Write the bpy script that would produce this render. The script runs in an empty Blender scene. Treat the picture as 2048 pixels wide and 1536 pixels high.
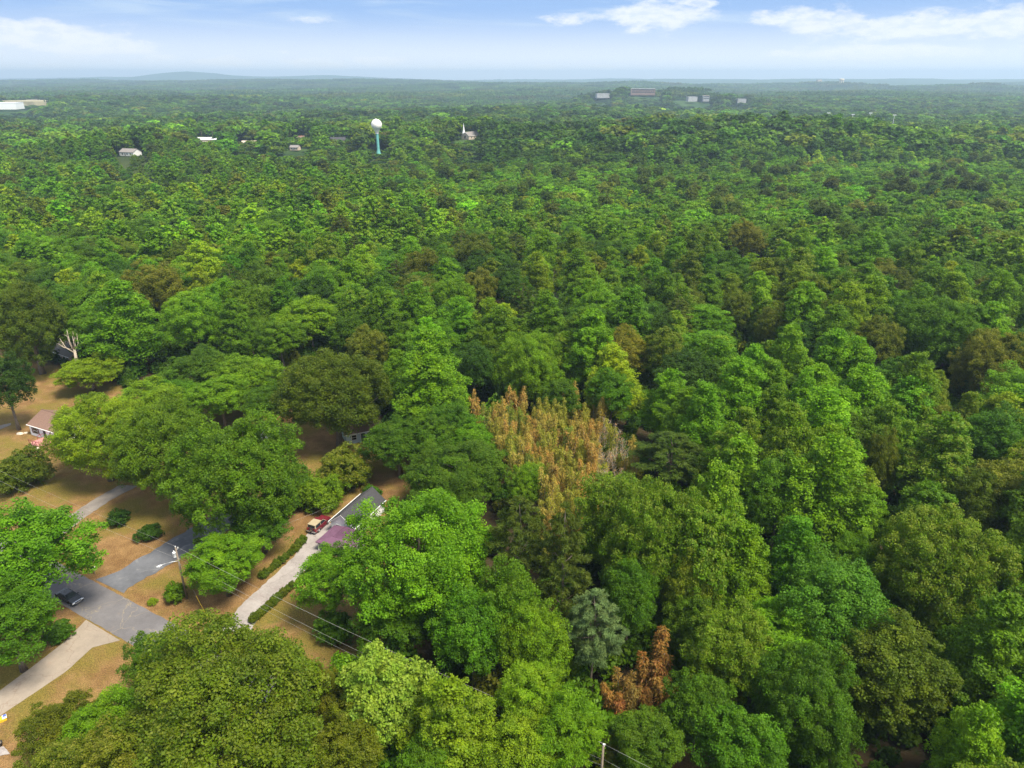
import bpy, math, random
import numpy as np
from mathutils import Vector, Matrix

# ------------------------------------------------------------------ camera, sky, sun, exposure
H = 75.0                      # drone height above the lawn
FPX = 1422.0                  # focal length in photo pixels (2048 wide)
PITCH = math.atan(613 / FPX)
sc = bpy.context.scene
COL = sc.collection
cam = bpy.data.cameras.new('camera')
cam.sensor_width = 36.0
cam.lens = FPX / 2048 * 36
cam.clip_start = 0.5
cam.clip_end = 60000
co = bpy.data.objects.new('camera', cam)
COL.objects.link(co)
co.location = (0, 0, H)
co.rotation_euler = (math.pi / 2 - PITCH, 0, 0)
sc.camera = co

SUN_EL, SUN_AZ = math.radians(60), math.radians(128)     # azimuth measured from +Y (view) towards +X (right)
sd = Vector((math.sin(SUN_AZ) * math.cos(SUN_EL), math.cos(SUN_AZ) * math.cos(SUN_EL), math.sin(SUN_EL)))
sl = bpy.data.lights.new('sun', 'SUN')
sl.energy = 3.5
sl.angle = math.radians(18)
sl.color = (1.0, 0.92, 0.76)
so = bpy.data.objects.new('sun', sl)
COL.objects.link(so)
so.rotation_euler = sd.to_track_quat('Z', 'Y').to_euler()

sc.view_settings.view_transform = 'Standard'
sc.view_settings.look = 'None'
sc.view_settings.exposure = 1.1
sc.view_settings.gamma = 1.0
sc.cycles.max_bounces = 6
sc.cycles.diffuse_bounces = 3
sc.cycles.glossy_bounces = 2
sc.cycles.transmission_bounces = 4
sc.cycles.volume_bounces = 0
sc.cycles.transparent_max_bounces = 8
sc.cycles.caustics_reflective = False
sc.cycles.caustics_refractive = False
sc.cycles.use_denoising = True
sc.cycles.denoiser = 'OPENIMAGEDENOISE'
sc.cycles.denoising_input_passes = 'RGB_ALBEDO_NORMAL'
sc.cycles.denoising_prefilter = 'NONE'
sc.cycles.use_adaptive_sampling = True
sc.cycles.adaptive_threshold = 0.01


class NT:
    """small helper for node trees"""
    def __init__(s, nt):
        s.nt = nt

    def n(s, t, **kw):
        nd = s.nt.nodes.new(t)
        for k, v in kw.items():
            setattr(nd, k, v)
        return nd

    def l(s, a, b):
        s.nt.links.new(a, b)

    def val(s, sock, v):
        if hasattr(v, 'links'):
            s.l(v, sock)
        elif v is not None:
            sock.default_value = v

    def m(s, op, a, b=None, c=None, clamp=False):
        nd = s.n('ShaderNodeMath', operation=op)
        nd.use_clamp = clamp
        s.val(nd.inputs[0], a)
        if b is not None:
            s.val(nd.inputs[1], b)
        if c is not None:
            s.val(nd.inputs[2], c)
        return nd.outputs[0]

    def ss(s, x, a, b):
        nd = s.n('ShaderNodeMapRange', interpolation_type='SMOOTHSTEP')
        s.val(nd.inputs[0], x)
        nd.inputs[1].default_value = a
        nd.inputs[2].default_value = b
        return nd.outputs[0]

    def mix(s, f, a, b, mode='MIX'):
        nd = s.n('ShaderNodeMix', data_type='RGBA', blend_type=mode)
        s.val(nd.inputs[0], f)
        s.val(nd.inputs[6], a if hasattr(a, 'links') else (*a[:3], 1))
        s.val(nd.inputs[7], b if hasattr(b, 'links') else (*b[:3], 1))
        return nd.outputs[2]

    def noise(s, vec, scale, detail=4, rough=0.55, dist=0.0):
        nd = s.n('ShaderNodeTexNoise')
        if vec is not None:
            s.l(vec, nd.inputs['Vector'])
        nd.inputs['Scale'].default_value = scale
        nd.inputs['Detail'].default_value = detail
        nd.inputs['Roughness'].default_value = rough
        nd.inputs['Distortion'].default_value = dist
        return nd.outputs['Fac']


world = bpy.data.worlds.new('World')
sc.world = world
world.use_nodes = True
w = NT(world.node_tree)
w.nt.nodes.clear()
sky = w.n('ShaderNodeTexSky', sky_type='NISHITA')
sky.sun_disc = False
sky.sun_elevation = SUN_EL
sky.sun_rotation = SUN_AZ
sky.altitude = 200
sky.air_density = 1.0
sky.dust_density = 1.0
sky.ozone_density = 2.0
geo = w.n('ShaderNodeTexCoord')
sep = w.n('ShaderNodeSeparateXYZ')
w.l(geo.outputs['Generated'], sep.inputs[0])
hl = w.m('SQRT', w.m('ADD', w.m('MULTIPLY', sep.outputs[0], sep.outputs[0]), w.m('MULTIPLY', sep.outputs[1], sep.outputs[1])))
az = w.m('ARCTAN2', sep.outputs[0], sep.outputs[1])
el = w.m('ARCTAN2', sep.outputs[2], hl)
cmb = w.n('ShaderNodeCombineXYZ')
w.l(az, cmb.inputs[0])
w.l(w.m('MULTIPLY', el, 2.6), cmb.inputs[1])
n1 = w.noise(cmb.outputs[0], 24, 8, 0.62)
n2 = w.noise(cmb.outputs[0], 46, 5, 0.6)
cmb2 = w.n('ShaderNodeCombineXYZ')
w.l(w.m('ADD', az, w.m('MULTIPLY', el, 1.5)), cmb2.inputs[0])
w.l(w.m('MULTIPLY', el, 9), cmb2.inputs[1])
n3 = w.noise(cmb2.outputs[0], 5, 5, 0.55, 0.6)
# cloud banks (azimuth, elevation, half width, half height, weight), all in radians
BANKS = [(-.62, .044, .13, .013, 1.5), (-.50, .035, .065, .012, 1.45), (-.65, .024, .065, .010, 1.4), (-.42, .020, .04, .005, .6),
         (-.55, .008, .05, .006, 1.2), (-.35, .017, .04, .006, 1.1), (-.245, .0155, .035, .007, 1.25), (-.17, .019, .03, .006, 1.25), (-.10, .012, .04, .005, .7), (-.28, .030, .012, .004, .5),
         (.185, .069, .062, .017, 1.0), (.225, .082, .04, .008, .6), (.35, .064, .06, .013, 1.0), (.45, .050, .10, .016, 1.0), (.58, .055, .12, .017, 1.0), (.66, .036, .09, .014, 1.05), (.44, .028, .09, .009, 1.0), (.33, .026, .03, .006, .7),
         (.045, .012, .025, .0045, .85), (.11, .012, .03, .0045, .8), (-.24, .064, .04, .005, .5), (.08, .067, .06, .008, .6)]
acc = None
da = w.m('MULTIPLY', w.m('SUBTRACT', n2, 0.5), 0.03)
de = w.m('MULTIPLY', w.m('SUBTRACT', n2, 0.5), 0.009)
azd, eld = w.m('ADD', az, da), w.m('ADD', el, de)
for a, e, wa, we, k in BANKS:
    u = w.m('DIVIDE', w.m('SUBTRACT', azd, a), wa)
    v = w.m('DIVIDE', w.m('SUBTRACT', eld, e), we)
    q = w.m('EXPONENT', w.m('MULTIPLY', w.m('ADD', w.m('MULTIPLY', u, u), w.m('MULTIPLY', v, v)), -1.0))
    q = w.m('MULTIPLY', q, k)
    acc = q if acc is None else w.m('MAXIMUM', acc, q)
dens = w.m('ADD', acc, w.m('MULTIPLY', w.m('SUBTRACT', n1, 0.5), 2.1))
cl = w.m('MULTIPLY', w.m('MULTIPLY', w.ss(dens, 0.20, 0.74), w.m('ADD', 0.55, w.m('MULTIPLY', w.ss(n2, 0.35, 0.6), 0.45))), w.ss(acc, 0.02, 0.35))
wisp = w.m('MULTIPLY', w.ss(n3, 0.46, 0.72), w.ss(el, 0.02, 0.06))
wisp = w.m('MULTIPLY', wisp, 0.55)
hsv = w.n('ShaderNodeHueSaturation')
w.l(sky.outputs[0], hsv.inputs['Color'])
hsv.inputs['Saturation'].default_value = 0.42          # thin high cloud veils the upper sky
hsv.inputs['Value'].default_value = 1.0
lowsky = w.mix(w.ss(el, 0.0, 0.085), (3.6, 3.75, 3.95), (1.2, 1.9, 3.2))
base = w.mix(w.ss(el, 0.10, 0.35), lowsky, hsv.outputs[0])
CLOUD = (3.65, 3.7, 3.75)
c1 = w.mix(wisp, base, (2.4, 2.9, 3.45))
c2 = w.mix(w.m('MULTIPLY', cl, 0.78), c1, CLOUD)
bg = w.n('ShaderNodeBackground')
w.l(c2, bg.inputs['Color'])
bg.inputs['Strength'].default_value = 0.14
wo = w.n('ShaderNodeOutputWorld')
w.l(bg.outputs[0], wo.inputs['Surface'])

# ------------------------------------------------------------------ helpers
rng = np.random.default_rng(7)
random.seed(11)
SP, CP = math.sin(PITCH), math.cos(PITCH)


def at(px, py, z=0.0):
    """photo pixel -> the world point at height z on that line of sight"""
    dx, dy = (px - 1024) / FPX, (768 - py) / FPX
    d = (dx, CP + dy * SP, -SP + dy * CP)
    t = (z - H) / d[2]
    return Vector((d[0] * t, d[1] * t, z))


def far_at(px, py, dist):
    """photo pixel -> the world point at ground distance dist (metres ahead)"""
    dx, dy = (px - 1024) / FPX, (768 - py) / FPX
    d = (dx, CP + dy * SP, -SP + dy * CP)
    t = dist / d[1]
    return Vector((d[0] * t, dist, H + d[2] * t))


def proj(x, y, z):
    Y = y * CP - (z - H) * SP
    U = y * SP + (z - H) * CP
    return 1024 + FPX * x / Y, 768 - FPX * U / Y


def S(t):
    t = np.clip(t, 0, 1)
    return t * t * (3 - 2 * t)


# low rises that carry the far buildings: (pixel x, pixel y of the ground, distance, radius)
RISES = [(416, 286, 900, 110), (262, 318, 690, 80), (330, 318, 690, 80), (676, 290, 880, 110), (600, 282, 930, 100), (590, 299, 780, 60), (500, 290, 880, 110), (165, 332, 640, 60), (934, 278, 870, 80),
         (1290, 196, 2500, 170), (1385, 206, 2300, 150), (1205, 198, 2450, 120), (8, 221, 1900, 150), (50, 205, 2250, 170), (1362, 190, 2750, 150), (1480, 208, 2250, 90), (1640, 171, 5600, 300), (1957, 175, 4600, 250), (1684, 172, 5200, 250), (1260, 170, 5500, 350)]
KN = []


def terr(x, y):
    z = terr0(x, y)
    x = np.asarray(x, float)
    y = np.asarray(y, float)
    for kx, ky, kh, kr in KN:
        z = z + kh * np.exp(-((x - kx) / kr) ** 2 - ((y - ky) / kr) ** 2)
    return z


def terr0(x, y):
    x = np.asarray(x, float)
    y = np.asarray(y, float)
    z = -9.0 * S((y - 230) / 480)
    z = z + 9 * np.exp(-((y - 790 - 0.08 * x) / 95) ** 2) * S((x + 120) / 260)
    k = S((y - 850) / 900)
    z = z + k * (-10 + 9 * np.sin(x / 510 + 1.3) * np.sin(y / 640 + .4) + 6 * np.sin(x / 270 - y / 330))
    k2 = S((y - 2500) / 4000)
    z = z + k2 * (16 * np.sin(x / 1500 + y / 2100) + 12 * np.sin(y / 800 + x / 2600))
    z = z + 52 * S((y - 1800) / 10500)
    for hx, hy, hh, wx, wy in ((-4850, 11600, 82, 620, 500), (-4300, 11900, 26, 1500, 700), (-2650, 12000, 44, 700, 600), (-2300, 12100, 20, 2200, 700), (-6200, 11900, 18, 1500, 700)):
        z = z + hh * np.exp(-((x - hx) / wx) ** 2 - ((y - hy) / wy) ** 2)
    return z


for px, py, d_, r_ in RISES:
    q = far_at(px, py, d_)
    kh = q.z - float(terr(q.x, q.y))
    if abs(kh) > .3:
        KN.append((q.x, q.y, kh, r_))


def thz(x, y):
    return float(terr(x, y))


def tag(o, label=None, cat=None, group=None, kind=None):
    if label:
        o['label'] = label
    if cat:
        o['category'] = cat
    if group:
        o['group'] = group
    if kind:
        o['kind'] = kind
    return o


def empty(name, loc=(0, 0, 0), rz=0.0):
    o = bpy.data.objects.new(name, None)
    o.empty_display_size = 0.3
    COL.objects.link(o)
    o.location = loc
    o.rotation_euler = (0, 0, rz)
    return o


def np_mesh(name, V, F, mat=None, smooth=False, attrs=None):
    """V (n,3); F (m,k) index array with the same k for all faces"""
    V = np.ascontiguousarray(V, np.float32)
    F = np.ascontiguousarray(F, np.int32)
    me = bpy.data.meshes.new(name)
    m, k = F.shape
    me.vertices.add(len(V))
    me.vertices.foreach_set('co', V.ravel())
    me.loops.add(m * k)
    me.loops.foreach_set('vertex_index', F.ravel())
    me.polygons.add(m)
    me.polygons.foreach_set('loop_start', np.arange(0, m * k, k, dtype=np.int32))
    if smooth:
        me.polygons.foreach_set('use_smooth', np.ones(m, bool))
    for an, arr in (attrs or {}).items():
        a = me.attributes.new(an, 'FLOAT', 'POINT')
        a.data.foreach_set('value', np.ascontiguousarray(arr, np.float32))
    me.update(calc_edges=True)
    if mat:
        me.materials.append(mat)
    return me


def link(name, me, parent=None, linked=True):
    o = bpy.data.objects.new(name, me)
    if linked:
        COL.objects.link(o)
    if parent:
        o.parent = parent
    return o


class MB:
    """collects shapes and links them as ONE mesh object"""
    def __init__(s):
        s.v, s.f = [], []

    def add(s, vs, fs):
        b = len(s.v)
        s.v += [tuple(p) for p in vs]
        s.f += [tuple(b + i for i in f) for f in fs]
        return s

    def box(s, c, d, rz=0.0, taper=1.0):
        x, y, z = d[0] / 2, d[1] / 2, d[2] / 2
        cr, sr = math.cos(rz), math.sin(rz)
        vs = []
        for k, t in ((-1, 1.0), (1, taper)):
            for i, j in ((-1, -1), (1, -1), (1, 1), (-1, 1)):
                px, py = i * x * t, j * y * t
                vs.append((c[0] + px * cr - py * sr, c[1] + px * sr + py * cr, c[2] + k * z))
        return s.add(vs, [(3, 2, 1, 0), (4, 5, 6, 7), (0, 1, 5, 4), (1, 2, 6, 5), (2, 3, 7, 6), (3, 0, 4, 7)])

    def prism(s, poly, a, b, axis='y'):
        """polygon (u,z) extruded along axis from a to b"""
        n = len(poly)
        mk = (lambda u, z, t: (u, t, z)) if axis == 'y' else (lambda u, z, t: (t, u, z))
        if axis == 'z':
            mk = lambda u, z, t: (u, z, t)
        vs = [mk(u, z, a) for u, z in poly] + [mk(u, z, b) for u, z in poly]
        fs = [tuple(range(n)), tuple(range(2 * n - 1, n - 1, -1))] + [(i, i + n, (i + 1) % n + n, (i + 1) % n) for i in range(n)]
        return s.add(vs, fs)

    def tube(s, pts, radii, n=8, cap=True):
        pts = [Vector(p) for p in pts]
        rings = []
        for i, p in enumerate(pts):
            d = (pts[min(i + 1, len(pts) - 1)] - pts[max(i - 1, 0)]).normalized()
            a = d.orthogonal().normalized()
            b = d.cross(a)
            rings.append([p + (a * math.cos(2 * math.pi * k / n) + b * math.sin(2 * math.pi * k / n)) * radii[i] for k in range(n)])
        # keep the rings aligned with each other
        for i in range(1, len(rings)):
            best = min(range(n), key=lambda k: (rings[i][k] - rings[i - 1][0]).length)
            rings[i] = rings[i][best:] + rings[i][:best]
            if (rings[i][1] - rings[i - 1][1]).length > (rings[i][-1] - rings[i - 1][1]).length:
                rings[i] = [rings[i][0]] + rings[i][:0:-1]
        vs = [p for r in rings for p in r]
        fs = []
        for i in range(len(rings) - 1):
            for k in range(n):
                fs.append((i * n + k, i * n + (k + 1) % n, (i + 1) * n + (k + 1) % n, (i + 1) * n + k))
        if cap:
            fs.append(tuple(range(n - 1, -1, -1)))
            fs.append(tuple(range((len(rings) - 1) * n, len(rings) * n)))
        return s.add(vs, fs)

    def lathe(s, prof, c=(0, 0, 0), n=24):
        vs, fs = [], []
        for r, z in prof:
            for k in range(n):
                a = 2 * math.pi * k / n
                vs.append((c[0] + r * math.cos(a), c[1] + r * math.sin(a), c[2] + z))
        for i in range(len(prof) - 1):
            for k in range(n):
                fs.append((i * n + k, i * n + (k + 1) % n, (i + 1) * n + (k + 1) % n, (i + 1) * n + k))
        return s.add(vs, fs)

    def mesh(s, name, mat, smooth=False):
        me = bpy.data.meshes.new(name)
        me.from_pydata(s.v, [], s.f)
        if smooth:
            for p in me.polygons:
                p.use_smooth = True
        me.materials.append(mat)
        me.update()
        return me

    def build(s, name, mat, parent=None, smooth=False, bevel=0.0):
        o = link(name, s.mesh(name, mat, smooth), parent)
        if bevel:
            b = o.modifiers.new('bevel', 'BEVEL')
            b.width = bevel
            b.segments = 2
            b.limit_method = 'ANGLE'
        return o


# ------------------------------------------------------------------ materials
def new_mat(name):
    m = bpy.data.materials.new(name)
    m.use_nodes = True
    t = NT(m.node_tree)
    t.nt.nodes.clear()
    out = t.n('ShaderNodeOutputMaterial')
    return m, t, out


def plain(name, col, rough=0.6, metal=0.0, var=0.25, scale=3.0, spec=0.4, stretch=None, bump=0.0):
    m, t, out = new_mat(name)
    tc = t.n('ShaderNodeTexCoord')
    vec = tc.outputs['Object']
    if stretch:
        mp = t.n('ShaderNodeMapping')
        mp.inputs['Scale'].default_value = stretch
        t.l(vec, mp.inputs[0])
        vec = mp.outputs[0]
    f = t.noise(vec, scale, 5, 0.6)
    p = t.n('ShaderNodeBsdfPrincipled')
    lo = tuple(c * (1 - var) for c in col)
    hi = tuple(min(c * (1 + var), .95) for c in col)
    t.l(t.mix(t.ss(f, 0.3, 0.7), lo, hi), p.inputs['Base Color'])
    p.inputs['Roughness'].default_value = rough
    p.inputs['Metallic'].default_value = metal
    p.inputs['Specular IOR Level'].default_value = spec
    if bump:
        b = t.n('ShaderNodeBump')
        b.inputs['Strength'].default_value = bump
        b.inputs['Distance'].default_value = 0.05
        t.l(f, b.inputs['Height'])
        t.l(b.outputs[0], p.inputs['Normal'])
    t.l(p.outputs[0], out.inputs['Surface'])
    return m


def leaf_mat(name, far=False):
    """leaf colour comes from the tree (object colour, or the instance's tint); its alpha is the share of fresh pale growth"""
    m, t, out = new_mat(name)
    if far:
        a = t.n('ShaderNodeAttribute', attribute_type='INSTANCER', attribute_name='tint')
        col, amt = a.outputs['Color'], a.outputs['Alpha']
    else:
        a = t.n('ShaderNodeObjectInfo')
        col, amt = a.outputs['Color'], a.outputs['Alpha']
    v = t.n('ShaderNodeAttribute', attribute_name='var').outputs['Fac']
    tip = t.n('ShaderNodeAttribute', attribute_name='tip').outputs['Fac']
    dark = t.mix(1.0, col, (0.50, 0.55, 0.50), 'MULTIPLY')
    lite = t.mix(1.0, col, (1.60, 1.45, 1.2), 'MULTIPLY')
    c = t.mix(v, dark, lite)
    ps = t.n('ShaderNodeNewGeometry').outputs['Position']
    warm = t.ss(t.noise(ps, 0.42, 3, 0.6), 0.38, 0.66)
    c = t.mix(t.m('MULTIPLY', warm, 0.48), c, t.mix(1.0, c, (1.42, 1.08, 0.9), 'MULTIPLY'))
    tipc = t.mix(0.55, col, (0.40, 0.33, 0.06))
    c = t.mix(t.m('MULTIPLY', tip, amt), c, tipc)
    p = t.n('ShaderNodeBsdfPrincipled')
    t.l(c, p.inputs['Base Color'])
    p.inputs['Roughness'].default_value = 0.5
    p.inputs['Specular IOR Level'].default_value = 0.14
    tr = t.n('ShaderNodeBsdfTranslucent')
    t.l(t.mix(1.0, c, (1.2, 1.25, 0.6), 'MULTIPLY'), tr.inputs['Color'])
    mx = t.n('ShaderNodeMixShader')
    mx.inputs[0].default_value = 0.36
    t.l(p.outputs[0], mx.inputs[1])
    t.l(tr.outputs[0], mx.inputs[2])
    t.l(mx.outputs[0], out.inputs['Surface'])
    return m


M = dict(
    leaf=leaf_mat('leaves'), leaf_far=leaf_mat('far leaves', True),
    bark=plain('bark', (0.15, 0.12, 0.09), 0.9, var=0.45, scale=2.5, stretch=(4, 4, 0.6), bump=0.6),
    palebark=plain('bleached wood', (0.50, 0.42, 0.33), 0.85, var=0.3, scale=3, stretch=(4, 4, 0.8)),
    culm=plain('bamboo culm', (0.50, 0.44, 0.36), 0.6, var=0.3, scale=2),
    pole=plain('weathered pole wood', (0.20, 0.16, 0.12), 0.9, var=0.35, scale=3, stretch=(5, 5, .5)),
    steel=plain('galvanised steel', (0.62, 0.63, 0.64), 0.45, 0.4, var=0.12),
    wire=plain('aluminium wire', (0.42, 0.41, 0.38), 0.5, 0.3, var=0.1),
    porcelain=plain('white porcelain', (0.80, 0.80, 0.79), 0.3, var=0.05),
    greymetal=plain('pale grey enamel', (0.72, 0.74, 0.76), 0.4, var=0.08),
    yellow=plain('yellow plastic', (0.72, 0.46, 0.03), 0.5, var=0.1),
    black=plain('black plastic', (0.025, 0.025, 0.028), 0.5, var=0.2),
    white=plain('white paint', (0.78, 0.78, 0.77), 0.55, var=0.06),
    trimwhite=plain('white trim', (0.82, 0.82, 0.80), 0.5, var=0.05),
    vinyl=plain('white lap siding', (0.74, 0.75, 0.76), 0.55, var=0.07, scale=2, stretch=(.3, .3, 9)),
    bluesiding=plain('pale blue siding', (0.50, 0.60, 0.68), 0.55, var=0.10, scale=2, stretch=(.3, .3, 9)),
    brick=plain('red brick', (0.30, 0.12, 0.08), 0.85, var=0.35, scale=14, stretch=(1, 1, 2.5)),
    tanwall=plain('tan wall', (0.52, 0.43, 0.34), 0.8, var=0.15),
    shingle=plain('charcoal shingles', (0.046, 0.045, 0.049), 0.85, var=0.35, scale=9, stretch=(1, 1, 1), bump=0.3),
    brownroof=plain('brown shingles', (0.19, 0.115, 0.085), 0.9, var=0.3, scale=8, bump=0.3),
    greyroof=plain('grey shingles', (0.22, 0.20, 0.19), 0.9, var=0.25, scale=8),
    mauve=plain('mauve metal roofing', (0.15, 0.072, 0.120), 0.5, 0.1, var=0.12, scale=1.2),
    whiteroof=plain('white metal roofing', (0.80, 0.81, 0.82), 0.45, var=0.05),
    glass=plain('dark window glass', (0.02, 0.025, 0.03), 0.08, var=0.2, spec=0.6),
    shutter=plain('dark red shutter', (0.10, 0.03, 0.035), 0.6, var=0.15),
    deck=plain('pink stained deck boards', (0.46, 0.20, 0.18), 0.75, var=0.2, scale=6, stretch=(8, .5, 1)),
    redwood=plain('dark red stained wood', (0.23, 0.05, 0.06), 0.7, var=0.2),
    stone=plain('pale stone', (0.55, 0.48, 0.38), 0.9, var=0.3, scale=2),
    maroon=plain('maroon car paint', (0.16, 0.018, 0.028), 0.25, 0.15, var=0.15, spec=0.6),
    tanroof=plain('tan vinyl top', (0.36, 0.30, 0.19), 0.6, var=0.1),
    darkcar=plain('dark car paint', (0.012, 0.014, 0.018), 0.14, 0.2, var=0.15, spec=0.7),
    tyre=plain('tyre rubber', (0.02, 0.02, 0.02), 0.85, var=0.2),
    chrome=plain('chrome', (0.75, 0.76, 0.78), 0.18, 0.9, var=0.05),
    lamp=plain('headlight glass', (0.80, 0.82, 0.85), 0.1, var=0.04),
    redlamp=plain('red lamp glass', (0.35, 0.02, 0.02), 0.2, var=0.05),
    sphere=plain('white tank paint', (0.80, 0.76, 0.70), 0.5, var=0.06, scale=.3, stretch=(1, 1, .3)),
    aqua=plain('aqua tank paint', (0.13, 0.40, 0.38), 0.5, var=0.08, scale=.3, stretch=(1, 1, .3)),
    orange=plain('orange flagging', (0.65, 0.12, 0.03), 0.6, var=0.1),
    blue=plain('blue plastic', (0.10, 0.15, 0.42), 0.5, var=0.1),
    tanmetal=plain('tan tank paint', (0.62, 0.52, 0.36), 0.6, var=0.08, scale=.2),
)

# ------------------------------------------------------------------ the ground: one sheet to the horizon
LAWN = [(-420, 640), (-60, 700), (130, 735), (330, 800), (520, 805), (600, 800), (720, 850), (770, 900), (880, 905), (860, 960), (800, 1010), (790, 1120), (800, 1200), (850, 1290), (830, 1335),
        (700, 1350), (600, 1420), (480, 1600), (-300, 1700), (-900, 1300)]
LAWN_W = [tuple(at(*p))[:2] for p in LAWN]
PATCH_W = [tuple(at(*p))[:2] for p in ((1280, 1490), (1400, 1480), (1440, 1560), (1400, 1640), (1260, 1600))]


def inside(poly, x, y):
    x = np.asarray(x, float)
    y = np.asarray(y, float)
    r = np.zeros(np.broadcast(x, y).shape, bool)
    n = len(poly)
    for i in range(n):
        x0, y0 = poly[i]
        x1, y1 = poly[(i + 1) % n]
        if y0 == y1:
            continue
        c = ((y0 > y) != (y1 > y)) & (x < (x1 - x0) * (y - y0) / (y1 - y0) + x0)
        r ^= c
    return r


def edge_dist(poly, x, y):
    d = np.full(np.broadcast(x, y).shape, 1e9)
    n = len(poly)
    for i in range(n):
        ax, ay = poly[i]
        bx, by = poly[(i + 1) % n]
        ux, uy = bx - ax, by - ay
        t = np.clip(((x - ax) * ux + (y - ay) * uy) / (ux * ux + uy * uy + 1e-9), 0, 1)
        d = np.minimum(d, np.hypot(x - ax - t * ux, y - ay - t * uy))
    return d


def axis(lo, a, b, step, hi):
    mid = list(np.arange(a, b + .01, step))
    s, up = step, []
    x = b
    while x < hi:
        s = min(s * 1.09, 160)
        x += s
        up.append(x)
    s, dn = step, []
    x = a
    while x > lo:
        s = min(s * 1.09, 160)
        x -= s
        dn.append(x)
    return np.array(dn[::-1] + mid + up)


gx = axis(-14000, -170, 70, 1.3, 14000)
gy = axis(-400, 20, 240, 1.3, 14500)
GX, GY = np.meshgrid(gx, gy)
GZ = terr(GX, GY)
far = S((GY - 1600) / 3000)
GZ = GZ + far * (6.5 * np.sin(GX / 47) * np.sin(GY / 61 + GX / 90) + 4 * np.sin(GX / 23 + 1) * np.sin(GY / 140))
sdist = np.full(GX.shape, -60.0)
for P_ in (LAWN_W, PATCH_W):
    dd = edge_dist(P_, GX, GY)
    sdist = np.maximum(sdist, np.where(inside(P_, GX, GY), dd, -dd))
nx, ny = len(gx), len(gy)
idx = np.arange(nx * ny).reshape(ny, nx)
GF = np.stack([idx[:-1, :-1], idx[:-1, 1:], idx[1:, 1:], idx[1:, :-1]], -1).reshape(-1, 4)

m, t, out = new_mat('ground')
geo_ = t.n('ShaderNodeNewGeometry')
pos = geo_.outputs['Position']
lawn = t.n('ShaderNodeAttribute', attribute_name='lawn').outputs['Fac']
farf = t.n('ShaderNodeAttribute', attribute_name='far').outputs['Fac']
a1 = t.noise(pos, 0.085, 5, 0.6)
a2 = t.noise(pos, 0.33, 6, 0.65)
a3 = t.noise(pos, 2.6, 5, 0.7)
a4 = t.noise(pos, 9, 3, 0.65)
dirt = t.mix(t.ss(a2, 0.35, 0.68), (0.160, 0.092, 0.042), (0.255, 0.158, 0.076))
dirt = t.mix(t.ss(a3, 0.60, 0.78), dirt, (0.33, 0.215, 0.12))
grass = t.mix(t.ss(a3, 0.3, 0.7), (0.120, 0.100, 0.022), (0.185, 0.145, 0.040))
grass = t.mix(t.ss(a2, 0.58, 0.72), grass, (0.075, 0.100, 0.018))
yard = t.mix(t.ss(t.m('ADD', a1, t.m('MULTIPLY', a3, 0.16)), 0.50, 0.70), dirt, grass)
yard = t.mix(1.0, yard, t.mix(t.ss(a4, .3, .7), (0.58, 0.58, 0.56), (1.42, 1.38, 1.3)), 'MULTIPLY')
yard = t.mix(1.0, yard, t.mix(t.ss(t.noise(pos, 5.5, 4, .7), .35, .65), (0.68, 0.72, 0.66), (1.34, 1.28, 1.16)), 'MULTIPLY')
litter = t.mix(a3, (0.028, 0.022, 0.012), (0.075, 0.052, 0.026))
litter = t.mix(t.ss(a2, 0.5, 0.7), litter, (0.028, 0.045, 0.012))
wood = t.mix(t.ss(t.noise(pos, 0.011, 6, 0.7), 0.35, 0.65), (0.018, 0.050, 0.014), (0.055, 0.098, 0.024))
lf = t.ss(t.m('ADD', lawn, t.m('MULTIPLY', t.m('SUBTRACT', a2, 0.5), 7)), -1.5, 1.5)
c = t.mix(lf, litter, yard)
c = t.mix(farf, c, wood)
p = t.n('ShaderNodeBsdfPrincipled')
t.l(c, p.inputs['Base Color'])
p.inputs['Roughness'].default_value = 0.95
p.inputs['Specular IOR Level'].default_value = 0.1
bp = t.n('ShaderNodeBump')
bp.inputs['Strength'].default_value = 0.7
bp.inputs['Distance'].default_value = 0.12
t.l(t.m('ADD', a3, t.m('MULTIPLY', a4, 0.5)), bp.inputs['Height'])
t.l(bp.outputs[0], p.inputs['Normal'])
t.l(p.outputs[0], out.inputs['Surface'])
gme = np_mesh('ground', np.stack([GX, GY, GZ], -1).reshape(-1, 3), GF, m, True, dict(lawn=sdist.ravel(), far=S((GY - 380) / 500).ravel()))
tag(link('ground', gme), kind='structure')


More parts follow.
